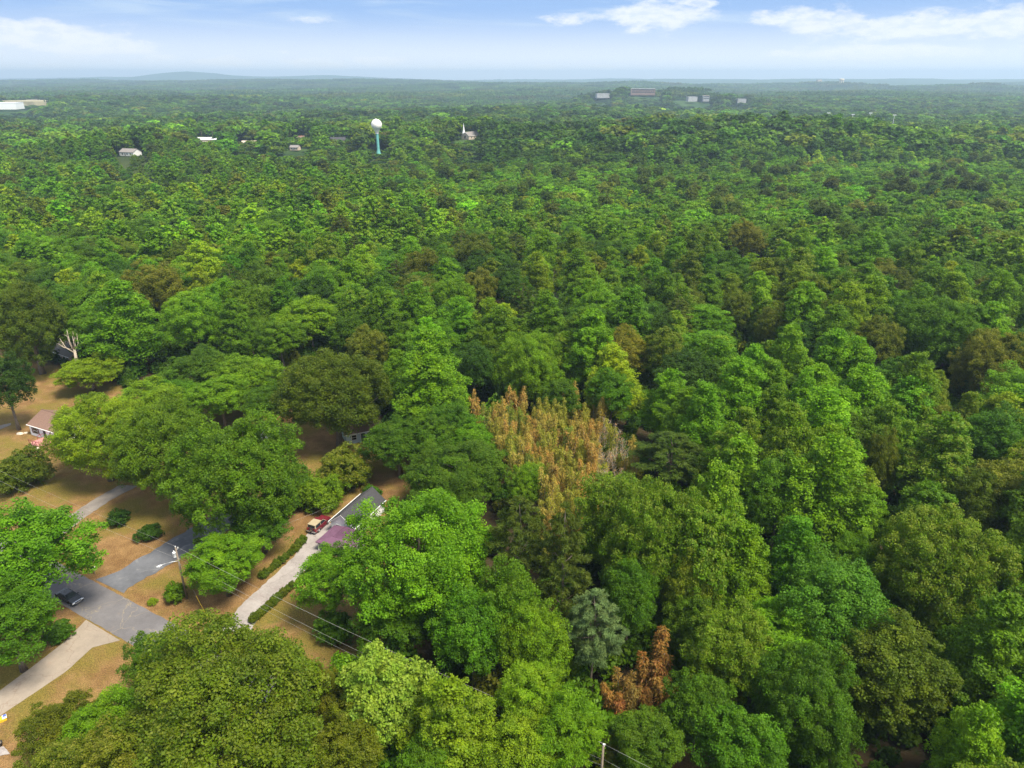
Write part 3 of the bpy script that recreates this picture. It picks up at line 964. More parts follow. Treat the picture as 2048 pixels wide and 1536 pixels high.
HAND = [
    # yard trees
    (10, 1235, 95, 'mid0', 'mid', 14, 'maple_tree', 'green tree at the left edge below the parked dark car'),
    (46, 1098, 126, 'mid2', 'bright', 19, 'shade_tree', 'dense green shade tree hanging over the parked dark car'),
    (455, 1412, 205, 'big1', 'yellow', 21, 'oak_tree', 'huge olive oak with yellow new leaves below the road'),
    (318, 1325, 62, 'mid1', 'cool', 13, 'maple_tree', 'cool green maple at the road edge beside the huge olive oak'),
    (120, 1455, 70, 'mid2', 'olive', 10, 'oak_tree', 'small olive oak beside the tan concrete driveway'),
    (215, 1450, 75, 'mid0', 'bright', 12, 'maple_tree', 'bright green maple between the small and the huge olive oak'),
    (250, 1530, 95, 'mid3', 'yellow', 14, 'oak_tree', 'yellow tipped oak at the very bottom left edge'),
    (110, 1560, 80, 'mid1', 'yellow', 12, 'oak_tree', 'yellow tipped oak in the bottom left corner'),
    (695, 1490, 78, 'mid0', 'yellow', 14, 'oak_tree', 'rounded oak with golden young leaves beside the pale tree'),
    (655, 1400, 40, 'mid2', 'tan', 14, 'oak_tree', 'narrow brownish oak wedged behind the pale tree'),
    (765, 1400, 86, 'broad0', 'pale', 17, 'poplar_tree', 'palest tree, whitish green leaves, beside the power line'),
    (900, 1460, 92, 'tall0', 'lime', 17, 'poplar_tree', 'lime green egg-shaped tree right of the palest tree'),
    (860, 1530, 70, 'mid1', 'mid', 12, 'maple_tree', 'green tree at the bottom edge below the palest tree'),
    (1060, 1400, 70, 'feather0', 'lime', 15, 'locust_tree', 'feathery lime green tree left of the brown dead foliage'),
    (1140, 1470, 78, 'feather1', 'bright', 14, 'locust_tree', 'feathery green tree touching the lower utility pole'),
    (1050, 1500, 85, 'mid3', 'lime', 13, 'locust_tree', 'lime green tree at the bottom edge left of lower pole'),
    (842, 1112, 150, 'big2', 'bright', 22.5, 'oak_tree', 'biggest domed bright green oak beside the mauve roof'),
    (800, 1230, 80, 'mid0', 'deep', 12, 'maple_tree', 'dark green low tree under the biggest domed oak'),
    (945, 1255, 78, 'mid1', 'mid', 17, 'maple_tree', 'green tree right below the biggest domed oak'),
    (1020, 1215, 72, 'mid2', 'mid', 19, 'maple_tree', 'green tree below the two dark pines'),
    (1070, 1285, 70, 'mid3', 'bright', 16, 'maple_tree', 'glossy green tree left of the blue-green pine'),
    (1040, 1062, 58, 'pine0', 'pine', 24, 'pine_tree', 'olive brown pine with ivy on its forked trunk'),
    (1128, 1090, 58, 'pine1', 'pine', 25, 'pine_tree', 'dark olive pine standing right of the ivy pine'),
    (1188, 1255, 60, 'softpine', 'blue', 17, 'pine_tree', 'blue-green soft pine with a bare lower trunk'),
    (1225, 1030, 78, 'mid3', 'fleck', 22, 'poplar_tree', 'cream flecked tree right of the dark olive pine'),
    (1315, 1075, 105, 'big0', 'fleck', 24, 'poplar_tree', 'tall yellow flecked tulip tree behind the blue-green pine'),
    (1400, 1130, 72, 'broad0', 'fleck', 22, 'poplar_tree', 'yellow flecked tree at the right flank of tall tulip tree'),
    (1260, 1190, 60, 'mid1', 'deep', 17, 'maple_tree', 'deep green tree right of the blue-green pine'),
    (660, 1150, 68, 'mid2', 'bright', 13, 'maple_tree', 'small green tree shading the pale driveway and mauve roof'),
    (668, 1255, 40, 'shrub0', 'mid', 4.5, 'shrub', 'green shrub at the foot of the driveway shade tree'),
    (445, 1118, 76, 'mid0', 'bright', 10.5, 'maple_tree', 'low bright green tree beside the utility pole'),
    (475, 940, 124, 'big1', 'mid', 23, 'oak_tree', 'spreading green oak over the grey asphalt driveway'),
    (325, 885, 100, 'big0', 'mid', 21, 'oak_tree', 'green oak with trunk standing in a ring of dark bushes'),
        (300, 800, 72, 'mid1', 'lime', 13, 'maple_tree', 'lime green tree right behind the spreading lime oak'),
    (440, 790, 62, 'mid0', 'bright', 13, 'maple_tree', 'bright green tree behind the driveway oak'),
    (535, 805, 48, 'mid3', 'deep', 13, 'maple_tree', 'deep green tree between driveway oak and big olive oak'),
    (198, 862, 94, 'big2', 'lime', 18, 'oak_tree', 'spreading lime green oak in front of the white house'),
    (520, 1040, 60, 'mid1', 'deep', 10, 'maple_tree', 'dark green tree on the right flank of driveway oak'),
    (585, 975, 55, 'thicket', 'deep', 7, 'thicket', 'dark green thicket left of the red truck'),
    (690, 935, 58, 'thicket', 'yellow', 8, 'thicket', 'rounded yellow-green thicket behind the dark roofed house'),
    (640, 985, 48, 'thicket', 'lime', 6.5, 'thicket', 'yellow-green thicket above the red truck'),
    (668, 778, 106, 'big0', 'olive', 22, 'oak_tree', 'big dark olive oak with vine covered trunk'),
    (795, 880, 66, 'mid2', 'deep', 13, 'maple_tree', 'dark leafy tree behind the small back lawn'),
    (870, 870, 60, 'mid0', 'deep', 14, 'maple_tree', 'dark green tree left of the bamboo grove'),
    (905, 848, 46, 'mid3', 'cool', 15, 'maple_tree', 'cool green tree touching the bamboo on its left'),
    (915, 945, 98, 'big2', 'deep', 14, 'oak_tree', 'wide dark oak with bare lower limbs below the bamboo'),
    (1056, 968, 42, 'mid1', 'bright', 13, 'maple_tree', 'small vivid green tree in front of the bamboo'),
    (945, 885, 48, 'feather0', 'bright', 13, 'locust_tree', 'feathery green tree between the wide oak and bamboo'),
    (55, 640, 78, 'big1', 'olive', 25, 'oak_tree', 'tall oak at the left edge with long bare trunk'),
    (8, 760, 52, 'mid2', 'dark', 19, 'maple_tree', 'dark tree on the left edge beside the tall oak'),
    (248, 640, 72, 'tall1', 'bright', 26, 'poplar_tree', 'tall full green tree behind the bleached dead snag'),
    (178, 740, 60, 'mid3', 'lime', 9, 'maple_tree', 'light green round tree in front of dead snag'),
    (388, 640, 52, 'mid0', 'bright', 22, 'poplar_tree', 'round topped green tree right of the tall full tree'),
    (470, 655, 40, 'tall2', 'mid', 20, 'poplar_tree', 'dark green pointed tree beside the round topped tree'),
    (495, 750, 70, 'mid1', 'bright', 14, 'maple_tree', 'vivid green tree left of the big dark olive oak'),
    (400, 735, 62, 'mid2', 'cool', 14, 'maple_tree', 'blue-tinged green tree above the spreading oaks'),
    (350, 790, 55, 'mid0', 'mid', 11, 'maple_tree', 'green tree tucked behind the spreading lime oak'),
    (38, 940, 58, 'thicket', 'olive', 7, 'thicket', 'dark olive clump on the lawn below the white house'),
    (620, 640, 62, 'feather1', 'bright', 18, 'locust_tree', 'feathery layered green tree above the big olive oak'),
    (560, 680, 50, 'feather0', 'mid', 17, 'locust_tree', 'feathery green tree left of the layered one'),
    (1342, 905, 72, 'pine0', 'pine', 17, 'pine_tree', 'wide dark olive pine right of the bamboo'),
    (1055, 730, 75, 'big1', 'bright', 20, 'oak_tree', 'broad vivid green crown directly behind the bamboo'),
    (1225, 790, 48, 'feather1', 'mid', 17, 'locust_tree', 'drooping green tree behind the right end of bamboo'),
    (1120, 800, 45, 'feather0', 'deep', 15, 'locust_tree', 'dark feathery tree behind the middle of the bamboo'),
    (1610, 1400, 104, 'big2', 'deep', 16, 'oak_tree', 'fine textured dark oak at the lower right'),
    (1890, 1130, 120, 'big0', 'fleck', 22, 'oak_tree', 'yellow tinted broad oak at the right side'),
    (1560, 990, 70, 'mid2', 'mid', 20, 'maple_tree', 'full green tree midway between big pine and yellow oak'),
    (1330, 700, 45, 'mid0', 'yellow', 19, 'oak_tree', 'yellow-topped round oak behind the wide dark pine'),
    (958, 575, 34, 'mid1', 'tan', 19, 'oak_tree', 'round golden brown oak in mid forest'),
    (310, 575, 55, 'mid3', 'tan', 23, 'oak_tree', 'tan topped oak behind the tall left trees'),
    (735, 690, 42, 'mid1', 'tan', 16, 'oak_tree', 'tan topped oak beside the big dark olive oak'),
    (1490, 480, 36, 'mid0', 'tan', 22, 'oak_tree', 'tan topped round oak in the distant forest'),
    (1545, 650, 30, 'mid2', 'tan', 18, 'oak_tree', 'rusty topped oak cluster member in right forest'),
    (1475, 615, 30, 'mid3', 'tan', 18, 'oak_tree', 'rusty topped oak left of another rusty oak'),
    (1760, 680, 42, 'mid1', 'tan', 19, 'oak_tree', 'wide rusty oak amid the right hand forest'),
    (1985, 725, 70, 'big1', 'tan', 20, 'oak_tree', 'broad brownish oak at the right edge'),
    (1760, 920, 32, 'mid2', 'tan', 18, 'oak_tree', 'brown topped oak in the green right forest'),
    (1960, 1000, 55, 'mid0', 'olive', 17, 'oak_tree', 'olive brown flat oak above the yellow tinted oak'),
    (1880, 660, 85, 'big0', 'mid', 24, 'oak_tree', 'large rounded green oak near the right edge'),
    (1290, 1480, 70, 'mid3', 'deep', 10, 'maple_tree', 'dark green tree under the rust brown foliage'),
    (1010, 1350, 40, 'thicket', 'rust', 5, 'dead_tree', 'dull brown withered growth in shade below green trees'),
    (1455, 1300, 84, 'mid3', 'fleck', 17, 'maple_tree', 'pale flecked tree between rust clumps and fine textured oak'),
    (1392, 1250, 60, 'mid0', 'deep', 15, 'maple_tree', 'deep green tree in the hollow below the tulip tree'),
    (1400, 1410, 66, 'mid1', 'deep', 13, 'maple_tree', 'dark green tree right of the rust brown clumps'),
    (1490, 1490, 84, 'mid0', 'mid', 13, 'maple_tree', 'green tree at the bottom edge left of fine textured oak'),
    (1380, 1180, 55, 'mid2', 'fleck', 18, 'poplar_tree', 'pale flecked tree under the right side of tulip tree'),
    (1480, 1150, 70, 'tall3', 'bright', 20, 'poplar_tree', 'bright pointed tree right of the tall tulip tree'),
    # shrubs
    (348, 1185, 24, 'shrub0', 'mid', 2.6, 'shrub', 'green bush at the foot of the utility pole'),
    (297, 1065, 26, 'shrub1', 'dark', 2.2, 'shrub', 'dark round bush ring around the driveway oak trunk'),
    (235, 1035, 24, 'shrub0', 'dark', 2.4, 'shrub', 'dark bush under the lime green spreading oak'),
    (115, 1262, 30, 'shrub1', 'deep', 2.4, 'shrub', 'dark green bush below the parked dark car'),
    (745, 985, 20, 'shrub0', 'deep', 2.6, 'shrub', 'green bush at the far end of dark roof'),
    (305, 1203, 10, 'shrub1', 'lime', 1.0, 'shrub', 'tiny bright green tuft on the lawn near the road'),
    (700, 1340, 40, 'shrub0', 'bright', 4.5, 'shrub', 'bright green bush at the shaded lawn edge'),
    (760, 1345, 34, 'shrub1', 'mid', 4.0, 'shrub', 'green bush right of the bright lawn-edge bush'),
    (1270, 1560, 60, 'thicket', 'deep', 6.0, 'shrub', 'deep green bush below the lower utility pole'),
]
SHOWN = []                         # pixel x, y, radius and distance of what must stay in view
placed = []                        # x, y, radius
LAND = []                          # landmarks for the labels of the other trees
for px, py, rpx, key, tn, hgt, nm, lab in HAND:
    fam = key.rstrip('0123456789')
    zc = hgt * CEN[fam]
    g0 = at(px, py, 0)
    q = at(px, py, zc + thz(g0.x, g0.y))
    Y = q.y * CP + (H - zc) * SP
    s = rpx * Y / FPX / RAD[fam]
    put(nm, key, q.x, q.y, s, vt(tn, .05), label=lab, cat=nm.split('_')[0] + ' tree' if nm.endswith('tree') else nm, sz=hgt / HGT[fam])
    placed.append((q.x, q.y, s * RAD[fam]))
    SHOWN.append((px, py, rpx, math.hypot(q.x, q.y)))

# the bamboo grove
BG = [tuple(at(*p, 9.5))[:2] for p in ((945, 815), (1010, 798), (1080, 792), (1130, 795), (1165, 795), (1205, 800), (1235, 850), (1275, 905), (1270, 950), (1200, 990), (1150, 1040), (1135, 1085), (1095, 1085), (1085, 1020), (1075, 960), (1020, 905), (985, 880), (960, 840))]
bx0, bx1 = min(p[0] for p in BG), max(p[0] for p in BG)
by0, by1 = min(p[1] for p in BG), max(p[1] for p in BG)
BT = [('dry tan', (.29, .25, .055, .9)), ('orange brown', (.34, .225, .065, .8)), ('olive yellow', (.21, .24, .028, .75)), ('green', (.12, .19, .022, .5))]
for i, (px, py, sc_) in enumerate(((1222, 1400, .62), (1244, 1372, .68), (1262, 1410, .62), (1285, 1395, .66), (1302, 1420, .58), (1300, 1345, .82), (1316, 1318, .95), (1328, 1352, .85), (1276, 1360, .60), (1330, 1392, .7), (1240, 1425, .5))):
    q = at(px, py, 7.0 * sc_)
    put('bamboo_plant', BAM[i % 4], q.x, q.y, sc_ * 1.45, (T['rust'][0] * random.uniform(.8, 1.2), T['rust'][1] * random.uniform(.8, 1.15), T['rust'][2], .5), label='rust brown dead bamboo plume in the clump right of the lower pole', cat='bamboo',
        group='rust brown dead bamboo right of the lower pole', kids=('leaves', 'culm'), sz=sc_)
nb = 0
bam_pts = []
tries = 0
while nb < 185 and tries < 30000:
    tries += 1
    x, y = random.uniform(bx0, bx1), random.uniform(by0, by1)
    if not bool(inside(BG, x, y)) or any((x - a) ** 2 + (y - b) ** 2 < 1.5 ** 2 for a, b in bam_pts):
        continue
    bam_pts.append((x, y))
    u, v = proj(x, y, 8)
    s = random.uniform(.72, 1.15)
    if u > 1195 and v > 835 and random.random() < .75:
        put('bamboo_plant', BAMBARE[0], x, y, s, (.30, .19, .10, .5), label='leafless grey bamboo stems at the right end of grove', cat='bamboo', group='leafless grey bamboo', kids=('leaves', 'culm'), sz=s * .9)
    else:
        wts = [.40, .16, .30, .14] if v < 890 else [.30, .20, .34, .16]
        k = random.choices(range(4), wts)[0]
        f = math.exp(random.gauss(0, .12))
        c = BT[k][1]
        row = 'back rows' if v < 850 else ('middle rows' if v < 925 else 'front rows')
        side = 'left half' if u < 1105 else 'right half'
        put('bamboo_plant', BAM[random.randrange(5)], x, y, s, (c[0] * f, c[1] * f, c[2] * f, c[3]), label='%s bamboo plume in the %s, %s of the grove' % (BT[k][0], row, side), cat='bamboo',
            group='%s bamboo in the %s, %s' % (BT[k][0], row, side), kids=('leaves', 'culm'))
    nb += 1

for px, py in ((960, 830), (1000, 850), (1050, 840), (1100, 850), (1150, 850), (1200, 860), (1240, 900), (1060, 900), (1110, 920), (1170, 930), (1230, 945)):
    SHOWN.append((px, py, 30, math.hypot(*at(px, py, 8)[:2])))
# ------------------------------------------------------------------ the closed forest
CLEAR = []         # (x, y, radius) kept free around buildings and in front of them


def clear(x, y, r, ahead=0):
    CLEAR.append((x, y, r))
    if ahead:
        k = math.hypot(x, y)
        for i in range(1, int(ahead / 6) + 1):
            f = 1 - i * 6 / k
            CLEAR.append((x * f, y * f, r * .75))


FAR = dict(tower=far_at(753, 250, 800), church=far_at(934, 270, 870), house1=far_at(416, 278, 900), house2=far_at(262, 311, 690), house3=far_at(676, 278, 880), house4=far_at(600, 270, 930),
           house5=far_at(590, 292, 780), house6=far_at(500, 282, 880), house7=far_at(165, 325, 640), house8=far_at(1110, 622, 238))
for k, q in FAR.items():
    clear(q.x, q.y, 6 if k in ('tower', 'house8') else 13, 0 if k == 'tower' else 40)
SHED = [at(547, 866, 1), at(732, 868, 1), at(862, 926, 1), at(140, 706, 2), at(700, 1020, 2), at(80, 860, 1)]
for q in SHED:
    clear(q.x, q.y, 6)


LOWZ = []
for k_, q in FAR.items():
    kk = math.hypot(q.x, q.y)
    if k_ in ('house7', 'house8'):
        continue
    for i in range(0, 26 if k_ != 'church' else 30):
        f = 1 - i * 8 / kk
        LOWZ.append((q.x * f, q.y * f, 13 if k_ == 'tower' else 17, .28 if k_ == 'tower' else .42))
for px, py, d_, n_, r_ in ((1290, 196, 2500, 26, 60), (1385, 206, 2300, 26, 60), (1205, 198, 2450, 26, 40), (8, 221, 1900, 20, 60), (50, 205, 2250, 20, 60), (1362, 190, 2750, 20, 40), (1482, 208, 2250, 20, 30)):
    q = far_at(px, py, d_)
    for i in range(n_):
        f = 1 - i * 24 / math.hypot(q.x, q.y)
        LOWZ.append((q.x * f, q.y * f, r_, .3))


def lowz(x, y):
    for a, b, r, k in LOWZ:
        if (x - a) ** 2 + (y - b) ** 2 < r * r:
            return k
    return 1.0


def hexpts(y0, y1, sp, jit, half):
    out = []
    row = 0
    y = y0
    while y < y1:
        wd = half(y)
        x = -wd + (row % 2) * sp / 2
        while x < wd:
            out.append((x + rng.normal(0, jit * sp), y + rng.normal(0, jit * sp)))
            x += sp
        y += sp * .866
        row += 1
    return np.array(out)


half = lambda y: (y * CP + 34) * .80 + 26
def young_at(x, y):
    """share of the even young stand that fills the back right of the forest"""
    return S((y - 240) / 140) * S((x + 70 + (y - 300) * .25) / 90) * S((672 + x * .06 - y) / 20)


RIDGE = lambda x, y: (y > 650 + x * .06) & (y < 900) & (x > -40) & (x < 470)
ridge_up = lambda x, top: 1 + top * float(S((x + 40) / 200) * S((470 - x) / 130))
_a, _b = hexpts(128, 700, 7.0, .2, half), hexpts(128, 700, 10.2, .2, half)
near = np.concatenate([hexpts(38, 128, 9.2, .18, half), _a[young_at(_a[:, 0], _a[:, 1]) > .5], _b[young_at(_b[:, 0], _b[:, 1]) <= .5]])


def keep(pts, hand=True):
    k = ~inside(LAWN_W, pts[:, 0], pts[:, 1]) & ~inside(PATCH_W, pts[:, 0], pts[:, 1])
    if hand:
        k &= ~(inside(BG, pts[:, 0], pts[:, 1]) | (edge_dist(BG, pts[:, 0], pts[:, 1]) < 3.0))
        for x, y, r in placed:
            k &= (pts[:, 0] - x) ** 2 + (pts[:, 1] - y) ** 2 > (r * .72 + 1.6) ** 2
    for x, y, r in CLEAR:
        k &= (pts[:, 0] - x) ** 2 + (pts[:, 1] - y) ** 2 > r * r
    return pts[k]


near = keep(near)
# in front of the blue-green pine and the dead growth the wood is open
ob = [tuple(at(*p, 3))[:2] for p in ((850, 1340), (1120, 1330), (1330, 1340), (1330, 1440), (1260, 1540), (1000, 1540), (860, 1420))]
near = near[~inside(ob, near[:, 0], near[:, 1])]


def lownoise(x, y, s, k):
    return (math.sin(x / s + k) * math.cos(y / s * 1.1 + 2 * k) + math.sin((x + y) / s * .6 + 3 * k) * .7) / 1.7


SHAPE = {'mid': 'round', 'tall': 'pointed', 'feather': 'feathery', 'broad': 'large-leaved', 'pine': 'pine'}
SPEC = {'mid': 'maple_tree', 'tall': 'poplar_tree', 'feather': 'locust_tree', 'broad': 'poplar_tree', 'pine': 'pine_tree'}
TNAME = {'mid': 'mid green', 'bright': 'bright green', 'lime': 'lime green', 'yellow': 'yellowish', 'olive': 'olive', 'tan': 'tan topped', 'dark': 'dark green', 'deep': 'deep green', 'pine': 'brownish', 'fleck': 'pale flecked', 'cool': 'cool green'}


def choose(x, y):
    """kind, tint and height of a forest tree from where it stands"""
    n = lownoise(x, y, 38, 1.0) + random.gauss(0, .45)
    young = float(young_at(x, y))
    r = random.random()
    if r < .035:
        return 'pine%d' % random.randint(0, 1), 'pine', random.uniform(17, 23)
    if r < .075 - .03 * young:
        return 'mid%d' % random.randint(0, 3), 'tan', random.uniform(15, 19)
    if r < .19 - .1 * young:
        return 'mid%d' % random.randint(0, 3), random.choice(['dark', 'deep']), random.uniform(15, 19)
    if r < .25:
        return 'feather%d' % random.randint(0, 1), random.choice(['mid', 'bright']), random.uniform(14, 18)
    if n > (-.75 if y < 190 else -.25) or random.random() < young * .6:
        tn = random.choices(['bright', 'lime', 'mid', 'fleck', 'yellow'], [.44, .12 + .16 * young, .26 - .08 * young, .15 - .05 * young, .05])[0]
        return 'tall%d' % random.randint(0, 3), tn, random.uniform(15.5, 25) * (1 - .36 * young)
    tn = random.choices(['mid', 'deep', 'bright', 'cool', 'olive', 'fleck', 'yellow'], [.34, .16, .24, .08, .08, .06, .04])[0]
    return 'mid%d' % random.randint(0, 3), tn, random.uniform(13.5, 22.5) * (1 - .3 * young)


LAND = [(at(1090, 880, 6), 'the bamboo grove'), (at(1190, 1280, 9), 'the blue-green pine'), (at(1315, 1080, 14), 'the tall tulip tree'), (at(1342, 905, 12), 'the wide dark pine'), (at(668, 778, 13), 'the big olive oak'),
        (at(232, 640, 15), 'the tall full left tree'), (at(55, 640, 15), 'the bare-trunked left oak'), (at(1610, 1400, 10), 'the fine textured dark oak'), (at(1890, 1150, 13), 'the yellow tinted oak'), (at(1985, 725, 12), 'the brownish edge oak'),
        (at(1880, 660, 14), 'the large edge oak'), (at(1760, 680, 12), 'the wide rusty oak'), (at(958, 575, 12), 'the golden brown oak'), (at(1330, 700, 12), 'the yellow-topped oak'), (at(845, 1112, 14), 'the biggest domed oak'), (at(1055, 730, 12), 'the vivid broad crown'),
        (at(620, 640, 11), 'the layered feathery tree'), (at(310, 575, 14), 'the tan topped left oak'), (at(1760, 920, 11), 'the brown topped oak'), (at(1560, 990, 12), 'the full green tree'), (at(1490, 480, 12), 'the distant tan oak')]


def where(x, y):
    q, nm = min(LAND, key=lambda L: (L[0].x - x) ** 2 + (L[0].y - y) ** 2)
    dx, dy = x - q.x, y - q.y
    d = math.hypot(dx, dy)
    rel = ('behind' if dy > 0 else 'in front of') if abs(dy) > abs(dx) * 1.2 else ('right of' if dx > 0 else 'left of')
    if d > 22:
        rel = 'well ' + rel if d < 50 else 'far ' + rel
    return rel + ' ' + nm


tree_data = []
for x, y in near:
    if random.random() < .03:
        continue
    k, tn, hgt = choose(x, y)
    tree_data.append((x, y, k, tn, hgt))
tree_data.sort(key=lambda t: math.hypot(t[0], t[1]))
N_IND = dict(maple_tree=225, poplar_tree=225, locust_tree=60, pine_tree=40)
cnt = {}
stuffpts = []
for x, y, k, tn, hgt in tree_data:
    fam = k.rstrip('0123456789')
    nm = SPEC[fam]
    u, v = proj(x, y, hgt * .7)
    inframe = (-40 < u < 2088 and v < 1600) if y > 130 else (-330 < u < 2380 and v < 2100)
    if (u < 1420 and v > 1000 and u > 640) or (u <= 640 and v > 1180):      # the hand-placed foreground stands here
        continue
    dd_ = math.hypot(x, y)
    rp_ = 6.0 * FPX / (y * CP + 60 * SP)
    if y < 330 and any(dd_ < D_ and (u - a_) ** 2 + (v - b_) ** 2 < (.75 * (r_ + rp_)) ** 2 for a_, b_, r_, D_ in SHOWN):
        continue
    if y < 75 and fam == 'broad':
        k = 'tall1'
        fam = 'tall'
        nm = SPEC[fam]
    if y < 20 or (not inframe and not (-300 < u < 2350 and v < 1900)):
        continue
    if inframe and cnt.get(nm, 0) < N_IND[nm] and y < 330:
        cnt[nm] = cnt.get(nm, 0) + 1
        sz = hgt / HGT[fam]
        s = sz * random.uniform(.82, 1.25) * (1.14 if y < 130 else 1.3) * (1.0 - .12 * young_at(x, y))
        lab = '%s %s %s %s' % (TNAME[tn], SHAPE[fam] if fam != 'pine' else 'open', 'pine' if fam == 'pine' else 'tree', where(x, y))
        put(nm, k, x, y, s, vt(tn, .12, .16 * lownoise(x, y, 60, 4.0) + .16 * float(young_at(x, y))), label=lab, cat='pine tree' if fam == 'pine' else 'tree', group=lab, sz=sz)
    else:
        stuffpts.append((x, y, k, tn, hgt))

# lighter prototypes for the part of the wood that reads as one mass
LOD = []


def lod(parts, mat=M['leaf_far']):
    o = link('forest proto', leaf_mesh('forest proto', parts, mat), linked=False)
    LOD.append(o)
    return len(LOD) - 1


L1 = dict(mid=[lod(round_crown(5.5, 11.8, 7.2, 50, 100, .66, rcl=.30, flat=-.6)[0]) for i in range(3)], tall=[lod(cone_crown(5.2, 6, 22.5, 54, 90, .66, power=.52)[0]) for i in range(3)],
          feather=[lod(round_crown(5.5, 11.5, 6, 42, 80, 1.1, rcl=.33, flat=-.5, frond=.7, aspect=.3, squash=.62)[0])], pine=[lod(round_crown(4, 19, 4.2, 30, 80, .9, rcl=.36, flat=-.6, lobes=.35, aspect=.3)[0])])
L2 = dict(mid=[lod(round_crown(5.6, 12.6, 6.2, 24, 30, 1.7, rcl=.38, flat=-.4, inner=.1)[0]) for i in range(3)], tall=[lod(cone_crown(5.2, 6, 22, 26, 30, 1.5, power=.52)[0]) for i in range(2)])
L2['feather'] = L2['mid']
L2['pine'] = [lod(round_crown(4.2, 18, 4.6, 22, 28, 1.6, rcl=.4, flat=-.5, lobes=.35)[0])]


def patch(n, half_):
    parts = []
    g = int(math.sqrt(n))
    for i in range(g):
        for j in range(g):
            x = (i + .5 + rng.normal(0, .2)) / g * 2 * half_ - half_
            y = (j + .5 + rng.normal(0, .2)) / g * 2 * half_ - half_
            s = rng.uniform(.75, 1.3)
            (V, var, tip), = round_crown(6.6 * s, 11 * s, 5.6 * s, 9, 6, 4.6 * s, rcl=.5, flat=-.3, inner=0)[0]
            parts.append((V + np.array([x, y, 0]), var * .5 + rng.normal(.25, .22), tip))
    return lod(parts)


PATCHES = [patch(100, 62) for i in range(3)]


def add_forest(name, rows, label):
    """rows: x, y, z, prototype index, rotation, scale xy, scale z, tint (4)"""
    A = np.array(rows, float)
    me = bpy.data.meshes.new(name)
    me.vertices.add(len(A))
    me.vertices.foreach_set('co', np.ascontiguousarray(A[:, :3], np.float32).ravel())
    a = me.attributes.new('pick', 'INT', 'POINT')
    a.data.foreach_set('value', A[:, 3].astype(np.int32))
    a = me.attributes.new('turn', 'FLOAT_VECTOR', 'POINT')
    a.data.foreach_set('vector', np.stack([A[:, 4] * 0, A[:, 4] * 0, A[:, 4]], 1).astype(np.float32).ravel())
    a = me.attributes.new('size', 'FLOAT_VECTOR', 'POINT')
    a.data.foreach_set('vector', np.stack([A[:, 5], A[:, 5], A[:, 6]], 1).astype(np.float32).ravel())
    a = me.attributes.new('tint', 'FLOAT_COLOR', 'POINT')
    a.data.foreach_set('color', A[:, 7:11].astype(np.float32).ravel())
    o = link(name, me)
    ng = bpy.data.node_groups.new(name, 'GeometryNodeTree')
    ng.interface.new_socket('Geometry', in_out='INPUT', socket_type='NodeSocketGeometry')
    ng.interface.new_socket('Geometry', in_out='OUTPUT', socket_type='NodeSocketGeometry')
    t = NT(ng)
    gi, go = t.n('NodeGroupInput'), t.n('NodeGroupOutput')
    ip = t.n('GeometryNodeInstanceOnPoints')
    jn = t.n('GeometryNodeJoinGeometry')
    for lo in reversed(LOD):
        oi = t.n('GeometryNodeObjectInfo')
        oi.inputs['Object'].default_value = lo
        gt = t.n('GeometryNodeGeometryToInstance')
        t.l(oi.outputs['Geometry'], gt.inputs[0])
        t.l(gt.outputs[0], jn.inputs[0])

    def attr(nm, ty):
        nd = t.n('GeometryNodeInputNamedAttribute', data_type=ty)
        nd.inputs[0].default_value = nm
        return nd.outputs[0]
    t.l(gi.outputs[0], ip.inputs['Points'])
    t.l(jn.outputs[0], ip.inputs['Instance'])
    ip.inputs['Pick Instance'].default_value = True
    t.l(attr('pick', 'INT'), ip.inputs['Instance Index'])
    er = t.n('FunctionNodeEulerToRotation')
    t.l(attr('turn', 'FLOAT_VECTOR'), er.inputs[0])
    t.l(er.outputs[0], ip.inputs['Rotation'])
    t.l(attr('size', 'FLOAT_VECTOR'), ip.inputs['Scale'])
    t.l(ip.outputs[0], go.inputs[0])
    md = o.modifiers.new('forest', 'NODES')
    md.node_group = ng
    me.materials.append(M['leaf_far'])
    tag(o, label, 'forest', kind='stuff')
    return o


rows = []
for x, y, k, tn, hgt in stuffpts:
    fam = k.rstrip('0123456789')
    sz = hgt / HGT[fam] * lowz(x, y)
    rows.append((x, y, thz(x, y), random.choice(L1[fam]), random.uniform(0, 6.28), sz * random.uniform(1.25, 1.6) * (1 - .12 * float(young_at(x, y))) * (ridge_up(x, .5) if RIDGE(x, y) else 1), sz * (ridge_up(x, .48) if RIDGE(x, y) else 1), *vt('deep' if RIDGE(x, y) and random.random() < .6 else tn, .17, .22 * lownoise(x, y, 70, 4.0) + .22 * float(young_at(x, y)))))
midp = keep(np.concatenate([hexpts(700, 1300, 11, .22, half), hexpts(1300, 2600, 14.5, .24, half)]), False)
mz = terr(midp[:, 0], midp[:, 1])
FIELDS = [(far_at(60, 200, 2250), 120), (far_at(15, 216, 1900), 75), (far_at(1290, 192, 2500), 75), (far_at(1385, 203, 2300), 70), (far_at(1200, 195, 2450), 45), (far_at(1730, 250, 1120), 45)]
